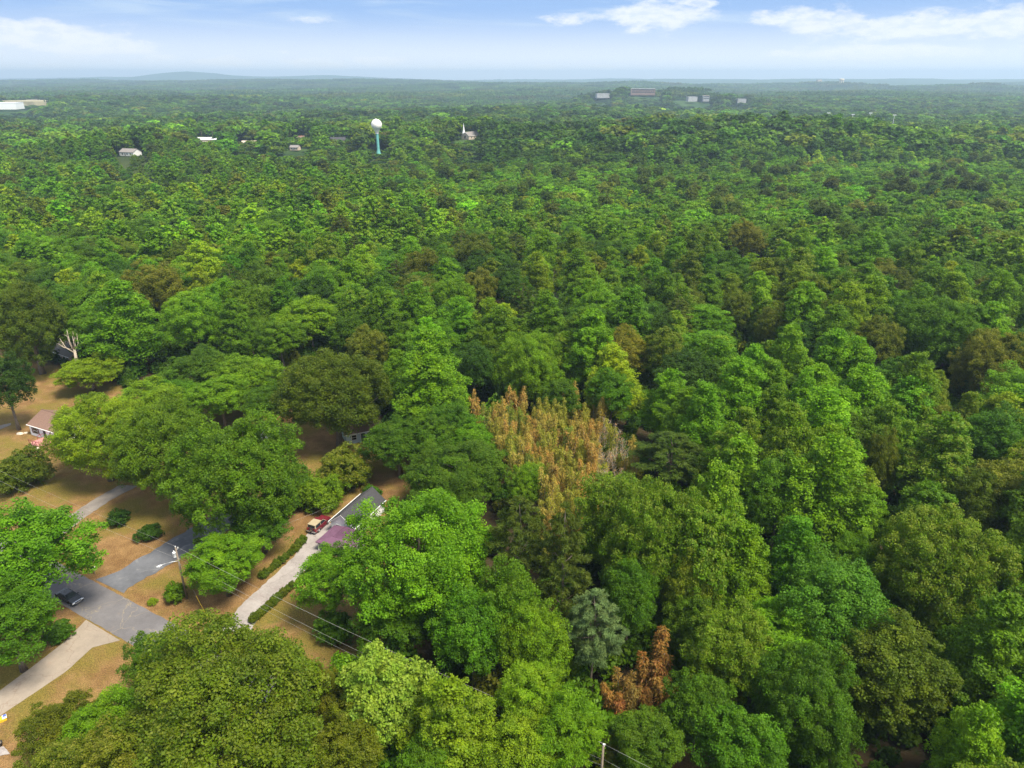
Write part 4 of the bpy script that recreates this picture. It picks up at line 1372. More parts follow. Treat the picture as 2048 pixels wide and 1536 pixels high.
for (x, y), z in zip(midp, mz):
    if any((x - q.x) ** 2 + (y - q.y) ** 2 * (.35 if y < q.y else 1) < r * r for q, r in FIELDS):
        continue
    k, tn, hgt = choose(x, y)
    fam = k.rstrip('0123456789')
    if random.random() < .6 and fam == 'tall':
        fam = 'mid'
    if tn in ('lime', 'bright') and random.random() < .5:
        tn = random.choice(['mid', 'deep', 'olive'])
    big = 1.5 if y < 1300 else 2.0
    if y > 1000 and random.random() < .75:
        tn = random.choice(['mid', 'deep', 'deep', 'dark', 'dark', 'olive'])
        c = vt(tn, .22, .28 * lownoise(x, y, 150, 2.0))
    sz = hgt / HGT[fam] * random.uniform(.85, 1.2)
    if RIDGE(x, y):
        sz *= ridge_up(x, .48)
        tn = random.choice(['deep', 'mid', 'dark', 'deep', tn])
    elif y > 1300:
        sz *= 1.12
    c = vt(tn, .22, .28 * lownoise(x, y, 150, 2.0))
    lz = lowz(x, y)
    rows.append((x, y, z - 1, random.choice(L2[fam]), random.uniform(0, 6.28), sz * (big if lz == 1 else 1) * random.uniform(.9, 1.15), sz * 1.05 * lz, *c))
add_forest('forest', rows, 'closed green forest canopy stretching to the hazy distance')
rows = []
dp = hexpts(2550, 7200, 112, .1, half)
dz = terr(dp[:, 0], dp[:, 1])
for (x, y), z in zip(dp, dz):
    if any((x - q.x) ** 2 + (y - q.y) ** 2 < (r + 30) ** 2 for q, r in FIELDS):
        continue
    c = vt(random.choice(['deep', 'deep', 'dark', 'olive']), .2)
    s = random.uniform(.95, 1.2)
    rows.append((x, y, z - 2, random.choice(PATCHES), random.uniform(0, 6.28), s, s * random.uniform(.9, 1.3), *c))
add_forest('distant_woods', rows, 'hazy far woods below the horizon hills')

# undergrowth between the trees
UG = [lod(round_crown(2.2, 1.6, 1.9, 22, 40, .5, rcl=.4, flat=-.6)[0]) for i in range(2)]
up = hexpts(42, 215, 3.4, .28, half)
k = ~inside(LAWN_W, up[:, 0], up[:, 1]) & ~inside(PATCH_W, up[:, 0], up[:, 1])
up = up[k]
rows = []
for x, y in up:
    if random.random() < .42 or bool(inside(ob, x, y)) and random.random() < .3:
        continue
    s = random.uniform(.5, 1.5)
    rows.append((x, y, thz(x, y) - .2, random.choice(UG), random.uniform(0, 6.28), s, s * random.uniform(.7, 1.3), *vt(random.choices(['deep', 'mid', 'dark', 'tan'], [.4, .25, .25, .1])[0], .25)))
add_forest('undergrowth', rows, 'low dark green undergrowth between the forest trees')
# ------------------------------------------------------------------ buildings


def gable_house(name, label, x, y, z, rz, L, W, wh, rh, wall, roof, over=.35, windows=(), doors=(), cat='house', gable=None, shutters=False, gutter=True, chimney=None, open_end=False):
    """ridge along local X; windows/doors: (side, along, bottom, width, height), side in '+y','-y','+x','-x'"""
    o = empty(name, (x, y, z), rz)
    mb = MB()
    a, b = L / 2, W / 2
    mb.add([(-a, -b, 0), (a, -b, 0), (a, b, 0), (-a, b, 0), (-a, -b, wh), (a, -b, wh), (a, b, wh), (-a, b, wh)], [(0, 1, 5, 4), (2, 3, 7, 6), (1, 2, 6, 5), (3, 0, 4, 7)])
    mb.build('wall', wall, o)
    for sx in (-1, 1):
        g = MB()
        g.prism([(-b, wh), (b, wh), (0, wh + rh)], sx * a - .03, sx * a + .03, 'x')
        g.build('gable', gable or wall, o)
    th = .12
    sl_ = rh / b
    e = b + over
    zl = wh - over * sl_
    rf = MB()
    rf.prism([(-e, zl + .03), (0, wh + rh + .03), (e, zl + .03), (e, zl + .03 + th), (0, wh + rh + .03 + th), (-e, zl + .03 + th)], -a - over, a + over, 'x')
    ro = rf.build('roof', roof, o)
    rg = MB()
    rg.tube([(-a - over, 0, wh + rh + th + .05), (a + over, 0, wh + rh + th + .05)], [.09, .09], 6)
    rg.build('ridge_cap', roof, ro)
    if gutter:
        for s in (-1, 1):
            g = MB()
            g.box((0, s * (e + .05), zl + .09), (L + 2 * over, .13, .14))
            g.build('gutter', M['trimwhite'], ro)
        for sx in (-1, 1):
            g = MB()
            g.prism([(-e, zl - .10), (0, wh + rh - .10), (e, zl - .10), (e, zl + .02), (0, wh + rh + .02), (-e, zl + .02)], sx * (a + over) - .04, sx * (a + over) + .04, 'x')
            g.build('rake_board', M['trimwhite'], ro)
    if chimney:
        c = MB()
        c.box((chimney[0], chimney[1], (wh + rh + 1.0) / 2 + .4), (.9, .7, wh + rh + .2))
        c.box((chimney[0], chimney[1], wh + rh + 1.06), (1.05, .85, .12))
        c.build('chimney', M['brick'], ro)
    for kind, lst in (('window', windows), ('door', doors)):
        for side, al, bo, ww, hh in lst:
            fr, pn, sh = MB(), MB(), MB()
            s = 1 if side[0] == '+' else -1
            for mbq, grow, dep in ((fr, .10, .05), (pn, 0, .08)):
                d = (ww + 2 * grow, dep, hh + 2 * grow) if side[1] == 'y' else (dep, ww + 2 * grow, hh + 2 * grow)
                c = (al, s * (b + dep / 2), bo + hh / 2) if side[1] == 'y' else (s * (a + dep / 2 + .03), al, bo + hh / 2)
                mbq.box(c, d)
            f = fr.build(kind, M['trimwhite'], o)
            pn.build('pane' if kind == 'window' else 'door_leaf', M['glass'] if kind == 'window' else M['black'], f)
            mm = MB()
            if side[1] == 'y':
                mm.box((al, s * (b + .095), bo + hh / 2), (ww, .03, .06))
            else:
                mm.box((s * (a + .125), al, bo + hh / 2), (.03, ww, .06))
            if kind == 'window':
                mm.build('sash', M['trimwhite'], f)
            if shutters and kind == 'window':
                for q in (-1, 1):
                    h_ = MB()
                    h_.box((al + q * (ww / 2 + .32), s * (b + .04), bo + hh / 2), (.36, .05, hh + .15))
                    h_.build('shutter', M['shutter'], f)
    return tag(o, label, cat)


# dark roofed house with the mauve carport in the middle of the yard
wl = at(657, 1041, 2.6)
wr = at(693.6, 1054, 2.6)
bk = at(721, 986, 2.6)
ax_ = (bk - wl).normalized()
rzH = math.atan2(ax_.y, ax_.x)
cr_ = Vector((ax_.y, -ax_.x, 0))
Wd = max(5.0, abs((wr - wl).dot(cr_)) - .6)
Lh = (bk - wl).length
hc = wl + ax_ * (Lh / 2) + cr_ * (Wd / 2 + .3)
hs = gable_house('house', 'dark roofed narrow white house with mauve metal carport roof', hc.x, hc.y, 0, rzH, Lh - .5, Wd, 2.5, 2.0, M['vinyl'], M['shingle'], .3,
                 windows=[('-y', -2.6, .9, 1.1, 1.2), ('-y', 1.2, .9, 1.1, 1.2), ('+y', -1.2, .9, 1.0, 1.2), ('-x', .9, .9, .9, 1.1)], doors=[('-y', -.8, .1, .9, 2.0)], gable=M['white'])
# mauve hipped carport in front (local: -x is toward the road)
cp = MB()
zx, zh = 1.95, 2.30
x0, x1, y0, y1 = -Lh / 2 - 5.4, -Lh / 2 + .0, -Wd / 2 - 2.8, Wd / 2 - .9
xm, ym = x0 + 2.2, y1 - 2.0
cp.add([(x0, y0, zx), (x1, y0, zx), (x1, y1, zx), (x0, y1, zx), (xm, ym, zh - .10), (x1, ym - .4, zh), (xm, y0 + 2, zh - .10), (x1, y0 + 2, zh),
        (x0, y0, zx - .14), (x1, y0, zx - .14), (x1, y1, zx - .14), (x0, y1, zx - .14)],
       [(0, 1, 7, 6), (2, 3, 4, 5), (3, 0, 6, 4), (4, 6, 7, 5), (1, 2, 5), (1, 5, 7), (11, 10, 9, 8), (0, 8, 9, 1), (2, 10, 11, 3), (3, 11, 8, 0), (1, 9, 10, 2)])
cpo = cp.build('carport_roof', M['mauve'], hs)
sm = MB()
for a_, b_ in (((x0, y0, zx), (xm, y0 + 2, zh - .10)), ((x0, y1, zx), (xm, ym, zh - .10)), ((xm, y0 + 2, zh - .10), (xm, ym, zh - .10)), ((xm, ym, zh - .10), (x1, ym - .4, zh)), ((xm, y0 + 2, zh - .10), (x1, y0 + 2, zh))):
    sm.tube([a_, b_], [.06, .06], 5)
for i in range(14):
    xx = xm + (x1 - xm) * (i + .5) / 14
    k = (xx - xm) / (x1 - xm)
    sm.tube([(xx, y0 + 2, zh - .10 + .25 * k + .02), (xx, ym - .4 * k, zh - .10 + .25 * k + .02)], [.02, .02], 4)
    sm.tube([(xx, y0, zx + .02), (xx, y0 + 2, zh - .10 + .25 * k + .02)], [.02, .02], 4)
sm.build('seam', M['mauve'], cpo)
for xx in (x0 + .3, (x0 + x1) / 2):
    for yy in (y0 + .3, y1 - .3):
        q = MB()
        q.box((xx, yy, (zx - .14) / 2), (.14, .14, zx - .14))
        q.build('post', M['trimwhite'], hs)
fl = MB()
fl.box(((x0 + x1) / 2, (y0 + y1) / 2, .05), (x1 - x0 - .4, y1 - y0 - .4, .1))
fl.build('carport_floor', concrete_w, hs)

# white house at the left with a pink deck
e0, e1 = at(54.6, 849.5, 2.7), at(97, 862.5, 2.7)
ud = (e1 - e0).normalized()
rzW = math.atan2(ud.y, ud.x)
perp = Vector((-ud.y, ud.x, 0))
LW, WW = 13.0, 7.6
cW = e0 + ud * (LW / 2 - .1) + perp * (WW / 2 + .3)
wh_ = gable_house('house', 'white house with faded brown roof and pink deck by the lime oak', cW.x, cW.y, 0, rzW, LW, WW, 2.7, 1.9, M['vinyl'], M['brownroof'], .3,
                  windows=[('-y', -LW / 2 + 2.1, .8, 1.5, 1.45), ('-y', 3.5, .9, 1.2, 1.2), ('-x', 0, .9, 1.1, 1.2)], doors=[('-y', -LW / 2 + 5.4, .35, .95, 2.05)], shutters=True)
dk = MB()
dx0 = -LW / 2 + 4.6
dk.box((dx0 + 1.9, -WW / 2 - 1.75, .42), (3.8, 3.3, .16))
dko = dk.build('deck', M['deck'], wh_)
for i, sz_ in enumerate((.30, .16)):
    q = MB()
    q.box((dx0 - .25 - i * .34, -WW / 2 - 1.9, sz_ / 2), (.34, 1.4, sz_))
    q.build('step', M['deck'], dko)
rl = MB()
for xx in (dx0 + .08, dx0 + 1.3, dx0 + 2.5, dx0 + 3.7):
    rl.box((xx, -WW / 2 - 3.32, .92), (.09, .09, .86))
rl.box((dx0 + 1.9, -WW / 2 - 3.32, 1.37), (3.8, .10, .08))
for yy in (-1.1, -.3):
    rl.box((dx0 + .08, -WW / 2 + yy - .3, .92), (.09, .09, .86))
rl.box((dx0 + .08, -WW / 2 - .7, 1.37), (.09, 1.3, .08))
rl.build('railing', M['redwood'], dko)

# glimpses of other buildings between the crowns
q = at(738, 868, 1.5)
gable_house('house', 'pale blue house with brown roof behind the big olive oak', q.x - 2.5, q.y + 2, 0, math.radians(25), 7.5, 6, 2.5, 1.5, M['bluesiding'], M['brownroof'], windows=[('-y', -2, .9, 1, 1.1), ('-y', 1.5, .9, 1, 1.1)], doors=[('-y', 0, .1, .9, 2)])
q = at(540, 866, 1.2)
gable_house('garden_shed', 'small pale blue shed behind the spreading green oak', q.x, q.y, 0, math.radians(62), 3.6, 2.8, 1.9, .9, M['bluesiding'], M['greyroof'], .15, doors=[('-x', 0, .05, .9, 1.7)], cat='shed', gutter=False)
q = at(864, 926, 1.3)
gable_house('garden_shed', 'small white shed at the back edge of the small lawn', q.x, q.y, 0, math.radians(30), 3.8, 2.6, 1.9, .6, M['white'], M['whiteroof'], .15, doors=[('-y', 0, .05, .9, 1.7)], cat='shed', gutter=False)
q = at(140, 708, 2.5)
gable_house('house', 'grey roofed house behind the bleached dead snag', q.x - 1, q.y + 3, 0, math.radians(-32), 10, 7, 2.6, 1.9, M['tanwall'], M['greyroof'], windows=[('-y', -2, .9, 1.2, 1.2), ('-y', 2, .9, 1.2, 1.2)])
q = FAR['house8']
gable_house('house', 'grey roofed cabin almost hidden in the middle of the forest', q.x, q.y, thz(q.x, q.y), math.radians(20), 9, 6.5, 4.6, 1.9, M['tanwall'], M['greyroof'], windows=[('-y', 0, 2.2, 1.4, 1.3)])


# ------------------------------------------------------------------ vehicles (local +y forward)
def wheel(parent, x, y, r, wd, spare=False, z=None):
    t = MB()
    n = 18
    prof = [(r * .60, -wd / 2), (r * .92, -wd / 2), (r, -wd * .3), (r, wd * .3), (r * .92, wd / 2), (r * .60, wd / 2)]
    vs, fs = [], []
    for rr, tt in prof:
        for k in range(n):
            a = 2 * math.pi * k / n
            vs.append((tt, rr * math.cos(a), rr * math.sin(a)))
    for i in range(len(prof) - 1):
        for k in range(n):
            fs.append((i * n + k, i * n + (k + 1) % n, (i + 1) * n + (k + 1) % n, (i + 1) * n + k))
    t.add(vs, fs)
    hub = MB()
    hub.prism([(r * .60 * math.cos(2 * math.pi * k / n), r * .60 * math.sin(2 * math.pi * k / n)) for k in range(n)], -wd * .42, wd * .42, 'x')
    w_ = empty('spare_wheel' if spare else 'wheel')
    w_.parent = parent
    w_.location = (x, y, r if z is None else z)
    if spare:
        w_.rotation_euler = (0, 0, math.pi / 2)
    t.build('tyre', M['tyre'], w_, True)
    hub.build('rim', M['chrome'], w_)


def arch(cy, r, n=7):
    return [(cy + r * math.cos(math.pi - math.pi * i / n), .34 + r * math.sin(math.pi - math.pi * i / n)) for i in range(n + 1)]


def glasspane(parent, pts, name='window', mat=None, off=.012):
    a, b, c = Vector(pts[0]), Vector(pts[1]), Vector(pts[2])
    nrm = (b - a).cross(c - a).normalized() * off
    mb = MB()
    k = len(pts)
    mb.add([Vector(p) + nrm for p in pts] + [Vector(p) - nrm for p in pts], [tuple(range(k)), tuple(range(2 * k - 1, k - 1, -1))] + [(i, i + k, (i + 1) % k + k, (i + 1) % k) for i in range(k)])
    return mb.build(name, mat or M['glass'], parent)


def suv(loc, rz):
    o = empty('suv', (loc.x, loc.y, .11), rz)
    hw = .98
    low = [(-2.25, .45)] + arch(-1.25, .46) + arch(1.45, .46) + [(2.28, .45), (2.30, 1.0), (2.1, 1.10), (.75, 1.16), (-2.22, 1.16)]
    b = MB()
    b.prism(low, -hw, hw, 'x')
    b.build('body', M['maroon'], o, bevel=.04)
    hood = MB()
    hood.box((0, 1.42, 1.165), (1.72, 1.22, .05))
    hood.build('hood', M['maroon'], o)
    cab = MB()
    cab.add([(-.94, -2.18, 1.14), (.94, -2.18, 1.14), (.94, .95, 1.14), (-.94, .95, 1.14), (-.80, -2.05, 1.78), (.80, -2.05, 1.78), (.80, .32, 1.78), (-.80, .32, 1.78)],
            [(3, 2, 1, 0), (4, 5, 6, 7), (0, 1, 5, 4), (1, 2, 6, 5), (2, 3, 7, 6), (3, 0, 4, 7)])
    cab.build('cabin', M['tanroof'], o, bevel=.05)
    rf = MB()
    rf.box((0, -1.18, 1.805), (1.66, 1.86, .06))
    rf.build('roof_cap', M['tanroof'], o, bevel=.02)
    rf = MB()
    rf.box((0, .07, 1.80), (1.64, .58, .05))
    rf.build('front_roof', M['maroon'], o, bevel=.02)
    X = lambda s, f: s * (.945 - .14 * f)
    for s in (-1, 1):
        for ya, yb, yc, yd in ((-2.0, -.72, -.72, -1.93), (-.6, .78, .30, -.6)):
            p0, p1 = (1.20 - 1.14) / .64, (1.70 - 1.14) / .64
            glasspane(o, [(X(s, p0), ya, 1.20), (X(s, p0), yb, 1.20), (X(s, p1), yc, 1.70), (X(s, p1), yd, 1.70)])
        glasspane(o, [(s * 1.0, -.66, .55), (s * 1.0, .80, .55), (s * 1.0, .80, 1.12), (s * 1.0, -.66, 1.12)], 'door', M['maroon'], .012)
        hl_ = MB()
        hl_.tube([(s * .72, 2.27, .86), (s * .72, 2.34, .86)], [.11, .10], 12)
        hl_.build('headlight', M['lamp'], o)
        tl = MB()
        tl.box((s * .88, -2.26, .86), (.14, .05, .34))
        tl.build('tail_light', M['redlamp'], o)
        mr = MB()
        mr.box((s * 1.10, .72, 1.24), (.2, .1, .16))
        mr.build('mirror', M['chrome'], o)
        st = MB()
        st.box((s * .997, 0, .72), (.016, 4.3, .06))
        st.build('side_trim', M['chrome'], o)
    glasspane(o, [(-.74, -2.165, 1.22), (.74, -2.165, 1.22), (.68, -2.08, 1.68), (-.68, -2.08, 1.68)], 'rear_window')
    glasspane(o, [(-.80, .885, 1.21), (.80, .885, 1.21), (.70, .40, 1.70), (-.70, .40, 1.70)], 'windshield')
    for yy, nm in ((2.36, 'front_bumper'), (-2.34, 'rear_bumper')):
        q = MB()
        q.box((0, yy, .56), (1.9, .14, .18))
        q.build(nm, M['chrome'], o, bevel=.03)
    q = MB()
    q.box((0, 2.31, .86), (1.15, .05, .24))
    q.build('grille', M['black'], o)
    for s in (-1, 1):
        for yy in (-1.25, 1.45):
            wheel(o, s * .82, yy, .38, .26)
    wheel(o, .1, -2.42, .37, .24, True, .98)
    return tag(o, 'maroon off-road car with tan top and spare wheel beside the house', 'car')


rear = at(620, 1068, .4)
frnt = at(656, 1034, .6)
dv = (frnt - rear)
suv(rear.lerp(frnt, .5), math.atan2(dv.y, dv.x) - math.pi / 2)


def sedan(loc, rz):
    o = empty('parked_car', (loc.x, loc.y, .02), rz)
    hw = .90
    low = [(-2.35, .42)] + arch(-1.35, .40) + arch(1.42, .40) + [(2.33, .40), (2.38, .62), (2.25, .80), (1.1, .96), (-1.6, 1.02), (-2.32, .96)]
    b = MB()
    b.prism(low, -hw, hw, 'x')
    b.build('body', M['darkcar'], o, bevel=.06)
    cab = MB()
    cab.add([(-.86, -1.85, .98), (.86, -1.85, .98), (.86, 1.12, .94), (-.86, 1.12, .94), (-.66, -1.05, 1.44), (.66, -1.05, 1.44), (.66, .22, 1.46), (-.66, .22, 1.46)],
            [(3, 2, 1, 0), (4, 5, 6, 7), (0, 1, 5, 4), (1, 2, 6, 5), (2, 3, 7, 6), (3, 0, 4, 7)])
    cab.build('cabin', M['darkcar'], o, bevel=.05)
    glasspane(o, [(-.76, 1.04, .99), (.76, 1.04, .99), (.60, .30, 1.42), (-.60, .30, 1.42)], 'windshield')
    glasspane(o, [(.74, -1.74, 1.03), (-.74, -1.74, 1.03), (-.60, -1.12, 1.40), (.60, -1.12, 1.40)], 'rear_window')
    for s in (-1, 1):
        for ya, yb, yc, yd in ((-1.5, -.35, -.38, -1.0), (-.25, .85, .2, -.28)):
            glasspane(o, [(s * .845, ya, 1.02), (s * .845, yb, 1.0), (s * .68, yc, 1.40), (s * .68, yd, 1.40)])
        h_ = MB()
        h_.box((s * .68, 2.27, .70), (.40, .20, .14))
        h_.build('headlight', M['lamp'], o, bevel=.03)
        t_ = MB()
        t_.box((s * .72, -2.33, .80), (.34, .06, .16))
        t_.build('tail_light', M['redlamp'], o)
        r_ = MB()
        r_.box((s * .99, .78, 1.02), (.2, .12, .13))
        r_.build('mirror', M['darkcar'], o, bevel=.03)
    g = MB()
    g.box((0, 2.38, .58), (.95, .05, .16))
    g.build('grille', M['chrome'], o)
    l_ = MB()
    l_.box((0, 2.28, .90 - .07), (1.5, .12, .03))
    l_.build('hood_trim', M['chrome'], o)
    for s in (-1, 1):
        for yy in (-1.35, 1.42):
            wheel(o, s * .80, yy, .33, .21)
    return tag(o, 'dark car parked at the road edge half under the shade tree', 'car')


sedan(at(139, 1195, .5), math.atan2(rd.y, rd.x) - math.pi / 2)


# ------------------------------------------------------------------ utility poles and wires
def cyl(c, r, h, n=14, axis='z'):
    mb = MB()
    a = Vector(c)
    d = Vector((0, 0, h)) if axis == 'z' else (Vector((h, 0, 0)) if axis == 'x' else Vector((0, h, 0)))
    mb.tube([a, a + d], [r, r], n)
    return mb


def insulator(parent, x, y, z):
    mb = MB()
    mb.lathe([(.001, 0), (.06, 0), (.06, .06), (.10, .09), (.06, .13), (.09, .17), (.05, .22), (.001, .23)], (x, y, z), 10)
    mb.build('insulator', M['porcelain'], parent, True)


def utility_pole(x, y, rz, h, label, lamp=False, transformer=False, z=0):
    o = empty('utility_pole', (x, y, z), rz)          # local +x along the wires
    mb = MB()
    mb.tube([(0, 0, -.3), (0, 0, h * .5), (0, 0, h)], [.17, .145, .11], 10)
    mb.build('pole', M['pole'], o, True)
    insulator(o, 0, 0, h)
    br = MB()
    br.box((0, .20, h - .45), (.08, .42, .08))
    br.build('bracket', M['steel'], o)
    insulator(o, 0, .36, h - .40)
    rk = MB()
    rk.box((0, .14, h - 2.3), (.06, .10, .5))
    rk.build('service_rack', M['steel'], o)
    if transformer:
        t = MB()
        t.lathe([(.001, 0), (.24, 0), (.25, .06), (.25, .78), (.27, .80), (.27, .86), (.15, .94), (.001, .95)], (-.30, -.22, h - 1.75), 18)
        to = t.build('transformer', M['greymetal'], o, True)
        insulator(to, -.30, -.22, h - .80)
        b2 = MB()
        b2.box((-.13, -.10, h - 1.25), (.22, .10, .30), math.radians(35))
        b2.build('mounting_bracket', M['steel'], to)
    if lamp:
        a = MB()
        a.tube([(0, -.1, h - 2.45), (-.25, -.9, h - 2.2), (-.6, -1.9, h - 2.05), (-.78, -2.4, h - 2.05)], [.045, .042, .04, .035], 8)
        ao = a.build('lamp_arm', M['greymetal'], o, True)
        hd = MB()
        hd.tube([(-.72, -2.25, h - 2.06), (-.82, -2.5, h - 2.08), (-.98, -2.95, h - 2.10)], [.08, .15, .10], 10)
        hd.build('lamp_head', M['greymetal'], ao, True)
        gl = MB()
        gl.lathe([(.001, -.10), (.10, -.06), (.12, 0), (.001, 0)], (-.86, -2.62, h - 2.20), 12)
        gl.build('lamp_glass', M['lamp'], ao, True)
    return tag(o, label, 'utility pole')


P1, P2_ = at(374, 1197), at(1206, 1500 + 92)
P2_ = at(1207, 1489, 10.4)
P2_.z = 0
d12 = (P2_ - P1).normalized()
wa_, wb_ = at(343, 1093, 9.7), at(192, 1033, 8.9)
P0 = P1 + (wb_ - wa_).normalized() * 78
P0.z = 0
P3 = P2_ + d12 * 52
PZ = [math.atan2(d12.y, d12.x)] * 4
h1, h2 = 9.7, 10.3
utility_pole(P1.x, P1.y, PZ[0], h1, 'utility pole with transformer and street lamp arm beside the driveway', True, True)
utility_pole(P2_.x, P2_.y, PZ[0], h2, 'utility pole with white insulators at the bottom edge', False, False)
utility_pole(P0.x, P0.y, PZ[0], 10, 'far utility pole up the road at the left', False, False)
utility_pole(P3.x, P3.y, PZ[0], 10, 'utility pole beyond the lower right lawn patch', False, False)


def wire(a, b, sag, label, r=.016):
    a, b = Vector(a), Vector(b)
    pts = []
    for i in range(25):
        f = i / 24
        p = a.lerp(b, f)
        p.z -= sag * 4 * f * (1 - f)
        pts.append(p)
    mb = MB()
    mb.tube(pts, [r] * len(pts), 5)
    return tag(mb.build('power_line', M['wire'], None, True), label, 'cable')


side = Vector((-d12.y, d12.x, 0))
W1, W2, W0, W3 = [lambda dz, q, p=p, h=h: p + side * q + Vector((0, 0, h + dz)) for p, h in ((P1, h1), (P2_, h2), (P0, 10.0), (P3, 10.0))]
wire(W1(.2, 0), W2(.2, 0), .9, 'topmost wire sagging between the two visible poles', 0.0084)
wire(W1(-.2, .36), W2(-.2, .36), 1.0, 'second wire just below the topmost wire between poles', 0.0078)
wire(W1(-2.2, .2), W2(-2.4, .2), 1.3, 'thick pale low cable between the two visible poles', 0.0132)
wire(W1(-3.2, .2), W2(-3.3, .2), 1.5, 'lowest telephone cable between the two visible poles', 0.0096)
wire(W0(.2, 0), W1(.2, 0), .8, 'top wire over the brown front lawn up the road', 0.0078)
wire(W0(-2.3, .2), W1(-2.3, .2), 1.1, 'dark low cable crossing the brown front lawn', 0.0108)
wire(W2(.2, 0), W3(.2, 0), .8, 'top wire leaving the bottom pole towards the right', 0.0096)
wire(W2(-2.3, .2), W3(-2.3, .2), 1.0, 'low cable leaving the bottom pole towards the right', 0.0096)
wire(W1(-2.2, .2), hc + cr_ * -2.0 - ax_ * 5 + Vector((0, 0, 3.2)), .5, 'service drop wire from transformer pole to dark roofed house', 0.0078)
# guy wire with its yellow guard
ga = at(412, 1230)
mb = MB()
mb.tube([P1 + Vector((0, 0, h1 - 2.6)), ga + Vector((0, 0, .05))], [.012, .012], 5)
gw = tag(mb.build('guy_wire', M['wire'], None, True), 'guy wire with yellow guard staking the transformer pole', 'cable')
top_ = P1 + Vector((0, 0, h1 - 2.6))
g1 = ga.lerp(top_, .04)
g2 = ga.lerp(top_, .36)
mb = MB()
mb.tube([g1, g2], [.045, .045], 8)
mb.build('guy_guard', M['yellow'], gw, True)


def mailbox(x, y, rz, label, mat, flag=False):
    o = empty('mailbox', (x, y, 0), rz)
    MB().box((0, 0, .5), (.1, .1, 1.0)).build('post', M['pole'], o)
    prof = [(-.13, 1.0), (.13, 1.0), (.13, 1.14)] + [(.13 * math.cos(math.pi * k / 8), 1.14 + .13 * math.sin(math.pi * k / 8)) for k in range(1, 8)] + [(-.13, 1.14)]
    MB().prism(prof, -.36, .26, 'y').build('box', mat, o)
    MB().box((0, -.365, 1.12), (.24, .012, .24)).build('door', M['greymetal'], o)
    if flag:
        MB().box((.15, .05, .78), (.03, .26, .30)).build('flag', M['orange'], o)
    return tag(o, label, 'mailbox')


q = at(381, 1247)
mailbox(q.x, q.y, math.atan2(rn.y, rn.x) - math.pi / 2, 'black mailbox at the road edge above the huge olive oak', M['black'])
q = at(190, 1148)
mailbox(q.x, q.y, math.atan2(rn.y, rn.x) + 2.2, 'white mailbox with orange flag beside the grey asphalt driveway', M['white'], True)

# things at the bottom left edge
q = at(5, 1441)
o = empty('toy_box', (q.x, q.y, 0), math.radians(40))
MB().box((0, 0, .22), (.95, .7, .44)).build('box', M['yellow'], o, bevel=.04)
MB().box((.30, 0, .46), (.5, .72, .06)).build('lid', M['white'], o, bevel=.02)
MB().box((.34, .1, .53), (.34, .4, .09)).build('tray', M['blue'], o, bevel=.02)
tag(o, 'yellow box with blue and white lid beside the tan driveway', 'box')
q = at(1, 1492)
o = empty('flower_pot', (q.x, q.y, .05))
MB().lathe([(.001, 0), (.22, 0), (.32, .5), (.34, .5), (.34, .56), (.28, .56), (.26, .48), (.001, .46)], n=20).build('pot', M['black'], o, True)
MB().lathe([(.001, .47), (.25, .47), (.001, .50)], n=12).build('soil', M['bark'], o)
tag(o, 'dark round flower pot on the pale step at bottom left', 'flower pot')
random.seed(5)

# low hedges along the pale driveway: clipped bushes, each its own
for pts, n, tn, txt in (((((525, 1152), (555, 1128), (590, 1098), (608, 1078)), 13, 'olive', 'clipped bush in the low hedge left of the pale driveway'), (((505, 1240), (530, 1218), (555, 1197), (582, 1172)), 11, 'olive', 'clipped bush in the low hedge right of the pale driveway'))):
    W = [at(*p, .4) for p in pts]
    for i in range(n):
        f = i / (n - 1) * (len(W) - 1)
        k = min(int(f), len(W) - 2)
        q = W[k].lerp(W[k + 1], f - k)
        put('clipped_bush', 'shrub%d' % (i % 2), q.x + random.uniform(-.1, .1), q.y + random.uniform(-.1, .1), random.uniform(.26, .34), vt(tn, .08), label=txt, cat='bush', group=txt, kids=('foliage', 'stem'))

# stones and stepping slabs on the lawn by the white house
for i, (px, py, s) in enumerate(((62, 893, .5), (68, 889, .35), (75, 897, .6), (58, 897, .3), (40, 868, .8), (52, 866, .5))):
    q = at(px, py)
    mb = MB()
    ic = [(math.cos(a) * s * random.uniform(.7, 1.1), math.sin(a) * s * random.uniform(.6, 1.0)) for a in np.linspace(0, 6.283, 9)[:-1]]
    vs = [(x, y, -.05) for x, y in ic] + [(x * .8, y * .8, s * .35) for x, y in ic] + [(0, 0, s * .42)]
    fs = [(k, (k + 1) % 8, 8 + (k + 1) % 8, 8 + k) for k in range(8)] + [(8 + k, 8 + (k + 1) % 8, 16) for k in range(8)]
    ob_ = mb.add(vs, fs).build('stone', M['stone'])
    ob_.location = (q.x, q.y, 0)
    tag(ob_, 'pale stone on the lawn by the pink deck', 'stone', 'pale stones by the pink deck')

# bleached dead snag
q = at(160, 752)
mb = MB()
mb.tube([(0, 0, -.2), (.1, 0, 4), (.3, .1, 8)], [.5, .42, .32], 9)
for a, l, up in ((0.2, 1.6, 5.0), (1.4, 1.0, 5.8), (2.6, 2.0, 5.2), (3.6, 2.6, 4.6), (4.6, .8, 6.0), (5.5, 1.8, 4.4), (3.1, 4.2, 1.6)):
    s = Vector((.25, .08, random.uniform(6.5, 8)))
    e = s + Vector((math.cos(a) * l, math.sin(a) * l, up))
    m_ = s.lerp(e, .5) + Vector((math.cos(a) * .5, math.sin(a) * .5, -.4))
    mb.tube([s, m_, e], [.2, .13, .035], 6)
    for k in range(2):
        s2 = m_.lerp(e, random.uniform(.1, .6))
        mb.tube([s2, s2 + Vector((random.uniform(-1, 1), random.uniform(-1, 1), random.uniform(.6, 1.5)))], [.06, .015], 4)
